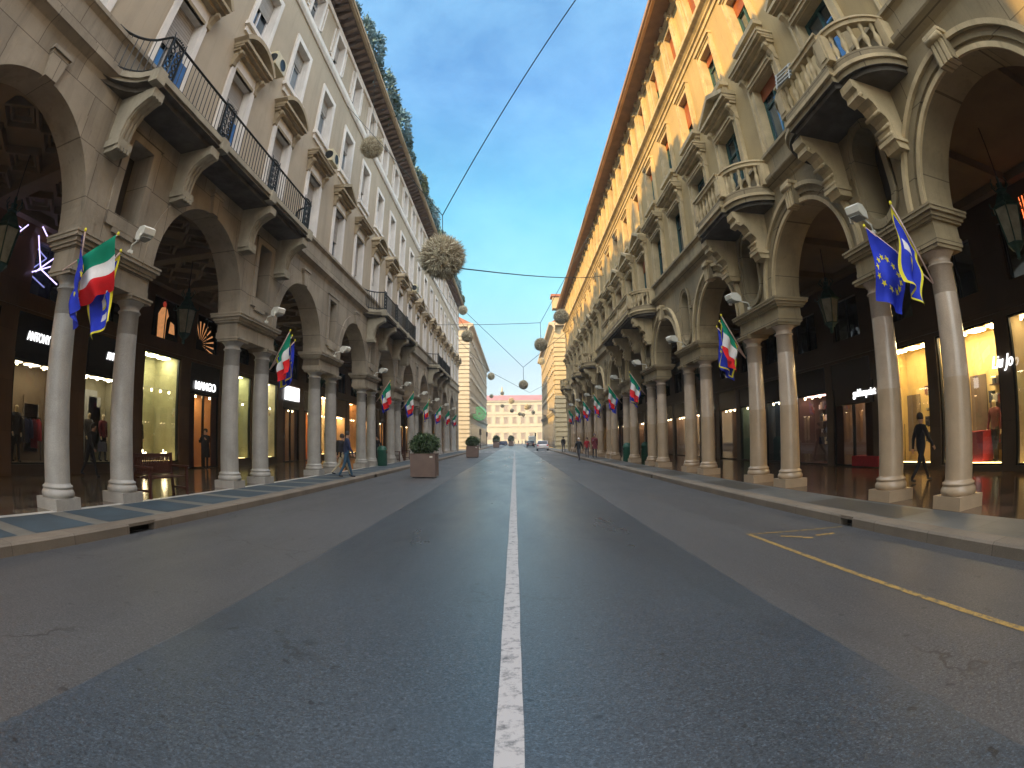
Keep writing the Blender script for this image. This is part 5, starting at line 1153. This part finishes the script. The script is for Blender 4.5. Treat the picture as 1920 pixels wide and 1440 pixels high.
# floor stars in the windows
for (x, y, z, lb) in ((-13.95, 16.0, .55, 'left of the mannequin'), (-13.95, 17.4, .55, 'right of the mannequin'), (-13.95, 22.9, .55, 'in the window behind the second left pair')):
    b = MB()
    for an in (.5, 1.8, 2.9): b.tube([(0, -.2 * math.cos(an), .22 - .2 * math.sin(an)), (0, .2 * math.cos(an), .22 + .2 * math.sin(an))], .028, 'spot_warm', 6)
    tag(b.build('light_star', None, (x, y, z)), 'small glowing star standing ' + lb, 'light ornament')
# round green light ornament far left
t = thing('light_sign', 'round green light ornament on an arm, on the cream corner building', 'sign', (-6.95, 105, 7.0)); b = MB()
for R_ in (1.35, 1.22, .85, .45): b.lathe([(R_ - .04, -.03), (R_, -.03), (R_, .03), (R_ - .04, .03), (R_ - .04, -.03)], (0, 0, 0), 40, 'sign_green', ax='y', cap=False)
for i in range(12):
    a = PI / 6 * i; b.tube([(.3 * math.cos(a), 0, .3 * math.sin(a)), (1.3 * math.cos(a + .25), 0, 1.3 * math.sin(a + .25))], .025, 'sign_green', 4)
b.build('tubes', t); b = MB(); b.tube([(-1.3, 0, 0), (-2.5, 0, 0)], .05, 'iron'); b.build('arm', t)
# air conditioners and satellite dish
def ac(x, y, z, lb):
    t = thing('air_conditioner', lb, 'air conditioner', (x, y, z), 0, 'air conditioning units'); b = MB(); b.box(0, .36, -.42, .42, 0, .55, 'ac_beige'); b.build('housing', t)
    b = MB(); b.lathe([(.0, .362), (.2, .362), (.22, .37)], (0, .1, .28), 20, 'iron', ax='x', cap=False); b.build('fan', t); b = MB(); b.lathe([(0, -.425), (.2, -.425)], (.18, 0, .28), 16, 'iron', ax='y', cap=False); b.build('side_grille', t)
ac(XL + .05, 11.9, 12.92, 'beige air conditioner on the wall over the second hooded window'); ac(XL + .05, 18.3, 12.75, 'beige air conditioner between upper windows, above the straight hood'); ac(XL + .05, 38.4, 12.8, 'distant beige air conditioner on the left wall')
b = MB()
for i in range(4): b.box(-.02, .02, -.28, .28, i * .11, i * .11 + .03, 'grey_plastic')
b.box(-.03, -.02, -.25, -.21, -.1, .36, 'grey_plastic'); b.box(-.03, -.02, .21, .25, -.1, .36, 'grey_plastic')
tag(b.build('drying_rack', None, (5.42, 7.3, 8.3), (0, .25, .2)), 'small grey slatted rack hung on the nearest stone balcony', 'rack')

# ------------------------------------------------------------------ far buildings
def far_block(label, S, X, y0, y1, H, wall, depth=26):
    B = thing('corner_building', label, 'building', (X, 0, 0)); b = MB(S)
    b.box(-depth, 0, y0, y1, 0, H, wall); b.build('wall', B)
    b = MB(S); z = .6
    while z < H - 1.9:  # banded corner
        b.box(-4.5, .18, y0 - .18, y0 + 1.9, z, z + .62, wall); z += .80
    b.build('quoins', B)
    b = MB(S); b.sweep([(0, H - 1.6), (.1, H - 1.5), (.15, H - .9), (.5, H - .55), (.95, H - .4), (1.0, H), (-.1, H + .1)], y0 - .9, y1 + .5, 'far_trim')
    b.box(-depth, -.0, y0 - .9, y0, H - .5, H, 'far_trim'); b.sweep([(0, 6.1), (.1, 6.1), (.35, 6.5), (.35, 6.75), (0, 6.8)], y0, y1, 'far_trim'); b.build('cornice', B)
    wm = MB(S); wm.box(.0, .04, -.6, .6, 0, 2.1, 'window_glass')
    for s in (-1, 1): wm.box(.0, .14, s * .7 - .1, s * .7 + .1, -.1, 2.2, 'far_trim')
    wm.box(0, .3, -.95, .95, 2.2, 2.4, 'far_trim'); wm.box(0, .22, -.85, .85, -.25, -.1, 'far_trim'); wm.prism([(-.9, 2.4), (.9, 2.4), (0, 2.85)], 0, .25, 'far_trim'); wm = wm.mesh('window')
    n = int((y1 - y0 - 4) / 3.2)
    for r_, z in enumerate((7.4, 11.4, 15.4, 19.0)):
        if z + 3 > H - 1.2: break
        for i in range(n): link('window', wm, B, (0, y0 + 4 + i * 3.2, z))
    ar = MB(S); ar.prism([(-1.25, SWZ), (1.25, SWZ), (1.25, 3.9)] + arc((0, 3.9), 1.25, 0, PI, 10) + [(-1.25, 3.9)], .0, .03, 'black_panel'); ar = ar.mesh('shopfront')
    for i in range(n): link('shopfront', ar, B, (0, y0 + 4 + i * 3.2, 0))
    bb = MB(S); bb.box(0, 1.0, -1.4, 1.4, 0, .25, 'far_trim'); bb.box(.9, 1.0, -1.4, 1.4, .25, 1.2, 'far_trim'); bb.box(0, .9, -1.4, -1.3, .25, 1.2, 'far_trim'); bb.box(0, .9, 1.3, 1.4, .25, 1.2, 'far_trim'); bb = bb.mesh('balcony')
    for yy in (y0 + 4, y0 + 4 + 3.2 * (n // 2)): link('balcony', bb, B, (0, yy, 6.8))
    b = MB(S); b.prism([(-depth, H + .1), (.6, H + .1), (-4, H + 2.6), (-depth, H + 4)], y0 - .6, y1, 'roof_tile', plane='xz'); b.build('roof', B)
    return B
far_block('cream stone building with banded corner beyond the left palace', 1, -8.5, 98, 163, 23.6, 'far_cream')
far_block('ochre building with banded corner beyond the right palace', -1, 7.1, 89, 134, 21.6, 'far_ochre')
B = thing('royal_palace', 'long pale palace with red roof closing the end of the street', 'building', (0, 262, 0)); b = MB(); b.box(-75, 75, 0, 20, -.1, 21.4, 'palace_wall'); b.build('wall', B)
b = MB(); b.box(-75, 75, -.5, 0, 20.8, 21.6, 'palace_trim'); b.box(-75, 75, -.25, 0, 8.3, 8.7, 'palace_trim'); b.box(-75, 75, -.25, 0, 14.4, 14.7, 'palace_trim'); b.build('cornice', B)
b = MB(); b.prism([(-.6, 21.6), (20.6, 21.6), (16, 24.4), (4, 24.4)], -75, 75, 'palace_roof', plane='yz'); b.build('roof', B)
wm = MB(); wm.box(-.75, .75, -.05, .02, 0, 2.9, 'palace_window')
for s in (-1, 1): wm.box(s * .95 - .18, s * .95 + .18, -.16, 0, -.1, 3.1, 'palace_trim')
wm.box(-1.3, 1.3, -.3, 0, 3.1, 3.4, 'palace_trim'); wm = wm.mesh('window')
for z in (2.2, 10.0, 16.0):
    for i in range(-8, 9): link('window', wm, B, (i * 4.2, 0, z))
b = MB(); b.lathe([(3, 0), (3, 6), (2.2, 7), (.9, 8), (.5, 12), (0, 14)], (0, 0, 0), 8, 'far_ochre'); tag(b.build('tower', None, (-7.5, 330, 22)), 'small far turret rising behind the palace roof', 'tower')
b = MB(); b.quad((-110, 166, .0), (110, 166, .0), (110, 262, .0), (-110, 262, .0), 'slab_grey'); struct('ground', b, loc=(0, 0, .004))
# chimney block on the far right roof
b = MB(); b.box(-.7, .7, -.7, .7, 0, 1.6, 'far_ochre'); b.box(-.9, .9, -.9, .9, 1.6, 1.9, 'roof_tile'); tag(b.build('chimney_stack', None, (5.9, 67.8, 18.7)), 'square ochre chimney block at the end of the right eave', 'chimney')
# ------------------------------------------------------------------ car, van, traffic lights
def car(label, loc, rot, paint, cat='car'):
    t = thing('parked_car' if cat == 'car' else 'van', label, cat, loc, rot); W = .86
    # sections along y (rear at -2): (y, half width, z bottom, belt, roof half width, roof z)
    b = MB(); secs = [(-2.0, .72, .42, .80), (-1.95, .82, .30, .95), (-1.5, .86, .24, 1.0), (0, .87, .22, .98), (1.1, .86, .22, .93), (1.75, .80, .26, .80), (1.98, .66, .36, .62)]
    ring = lambda y, w_, z0, z1: [(-w_ * .92, y, z0), (w_ * .92, y, z0), (w_, y, z0 + .15), (w_, y, (z0 + z1) / 2 + .1), (w_ * .9, y, z1), (-w_ * .9, y, z1), (-w_, y, (z0 + z1) / 2 + .1), (-w_, y, z0 + .15)]
    vs = [p for s_ in secs for p in ring(*s_)]; n = 8; fs = [(j * n + i, j * n + (i + 1) % n, (j + 1) * n + (i + 1) % n, (j + 1) * n + i) for j in range(len(secs) - 1) for i in range(n)] + [tuple(range(n)), tuple(range((len(secs) - 1) * n, len(secs) * n))]
    b.add(vs, fs, paint, True); b.build('body', t)
    b = MB(); a = [(-1.72, .66, 1.42), (-1.2, .66, 1.48), (.1, .66, 1.46), (.45, .62, 1.36)]; lo = [(-1.92, .78, .98), (-1.2, .80, 1.0), (.1, .80, .97), (1.1, .76, .92)]
    vs = [(s_ * w_, y, z) for s_ in (-1, 1) for y, w_, z in lo] + [(s_ * w_, y, z) for s_ in (-1, 1) for y, w_, z in a]
    fs = [(0, 1, 9, 8), (1, 2, 10, 9), (2, 3, 11, 10), (4, 5, 13, 12), (5, 6, 14, 13), (6, 7, 15, 14), (0, 4, 12, 8), (3, 7, 15, 11)]; b.add(vs, fs, 'car_glass'); b.build('windows', t)
    b = MB(); b.add([(s_ * w_, y, z + .012) for s_ in (-1, 1) for y, w_, z in a], [(0, 1, 5, 4), (1, 2, 6, 5), (2, 3, 7, 6)], paint)
    for s_ in (-1, 1):
        for q in range(4): b.tube([(s_ * lo[q][1], lo[q][0], lo[q][2]), (s_ * a[q][1], a[q][0], a[q][2])], .03, paint, 5)
    b.build('roof', t)
    for sx in (-1, 1):
        for sy in (-1.25, 1.25):
            wv = MB(); wv.lathe([(.31, -.1), (.31, .1)], (sx * .78, sy, .31), 18, 'tyre', ax='x'); w_ = wv.build('wheel', t); r_ = MB(); r_.lathe([(.19, -.11), (.19, .11)], (sx * .78, sy, .31), 12, 'rim', ax='x'); r_.build('rim', w_)
        l = MB(); l.box(sx * .70 - .1, sx * .70 + .1, -2.03, -1.9, .72, .92, 'tail_red'); l.build('tail_light', t)
    p = MB(); p.box(-.26, .26, -2.03, -1.99, .50, .62, 'white_plastic'); p.build('number_plate', t)
car('white hatchback driving away on the right side of the road', (4.15, 79, 0), rad(-2), 'car_white'); car('dark car ahead of the white hatchback', (3.6, 118, 0), rad(-4), 'car_dark'); car('dark blue car crossing the far end of the street', (-4.2, 168, 0), rad(90), 'cloth_navy')
t = thing('van', 'white van parked at the far end on the right', 'van', (5.3, 160, 0), 0); b = MB(); b.box(-1.1, 1.1, -2.8, 2.0, .5, 2.9, 'white_plastic'); b.box(-1.05, 1.05, 2.0, 3.0, .5, 2.0, 'white_plastic'); b.build('body', t)
b = MB(); b.box(-.9, .9, -2.83, -2.80, .9, 2.6, 'grey_plastic'); b.build('rear_door', t)
for sx in (-1, 1):
    for sy in (-1.8, 1.8): b = MB(); b.lathe([(.38, -.12), (.38, .12)], (sx * 1.0, sy, .38), 14, 'tyre', ax='x'); b.build('wheel', t)
for i, (x, y, lb) in enumerate(((-6.7, 128, 'left kerb near the green ornament'), (-6.2, 96, 'left kerb before the crossing'), (5.9, 150, 'right kerb at the far end'))):
    t = thing('traffic_light', 'black traffic light on the ' + lb, 'traffic light', (x, y, 0)); b = MB(); b.tube([(0, 0, 0), (0, 0, 3.0)], .07, 'iron', 8); b.build('pole', t)
    b = MB(); b.box(-.2, .2, -.15, .1, 2.6, 3.7, 'black_panel'); b.build('signal_head', t)

# ------------------------------------------------------------------ air
hz = MB(); hz.box(-90, 90, -40, 345, -1.2, 45, 'gap_dark'); hz = hz.build('haze'); tag(hz, kind='stuff')
m = bpy.data.materials.new('haze_air'); m.use_nodes = True; t = m.node_tree; t.nodes.clear()
o = nd(t, 'ShaderNodeOutputMaterial'); v = nd(t, 'ShaderNodeVolumePrincipled'); v.inputs['Color'].default_value = (.92, .93, 1.0, 1); v.inputs['Density'].default_value = .0008; v.inputs['Anisotropy'].default_value = .2
t.links.new(v.outputs[0], o.inputs['Volume']); hz.data.materials.clear(); hz.data.materials.append(m)
scene.cycles.volume_bounces = 0
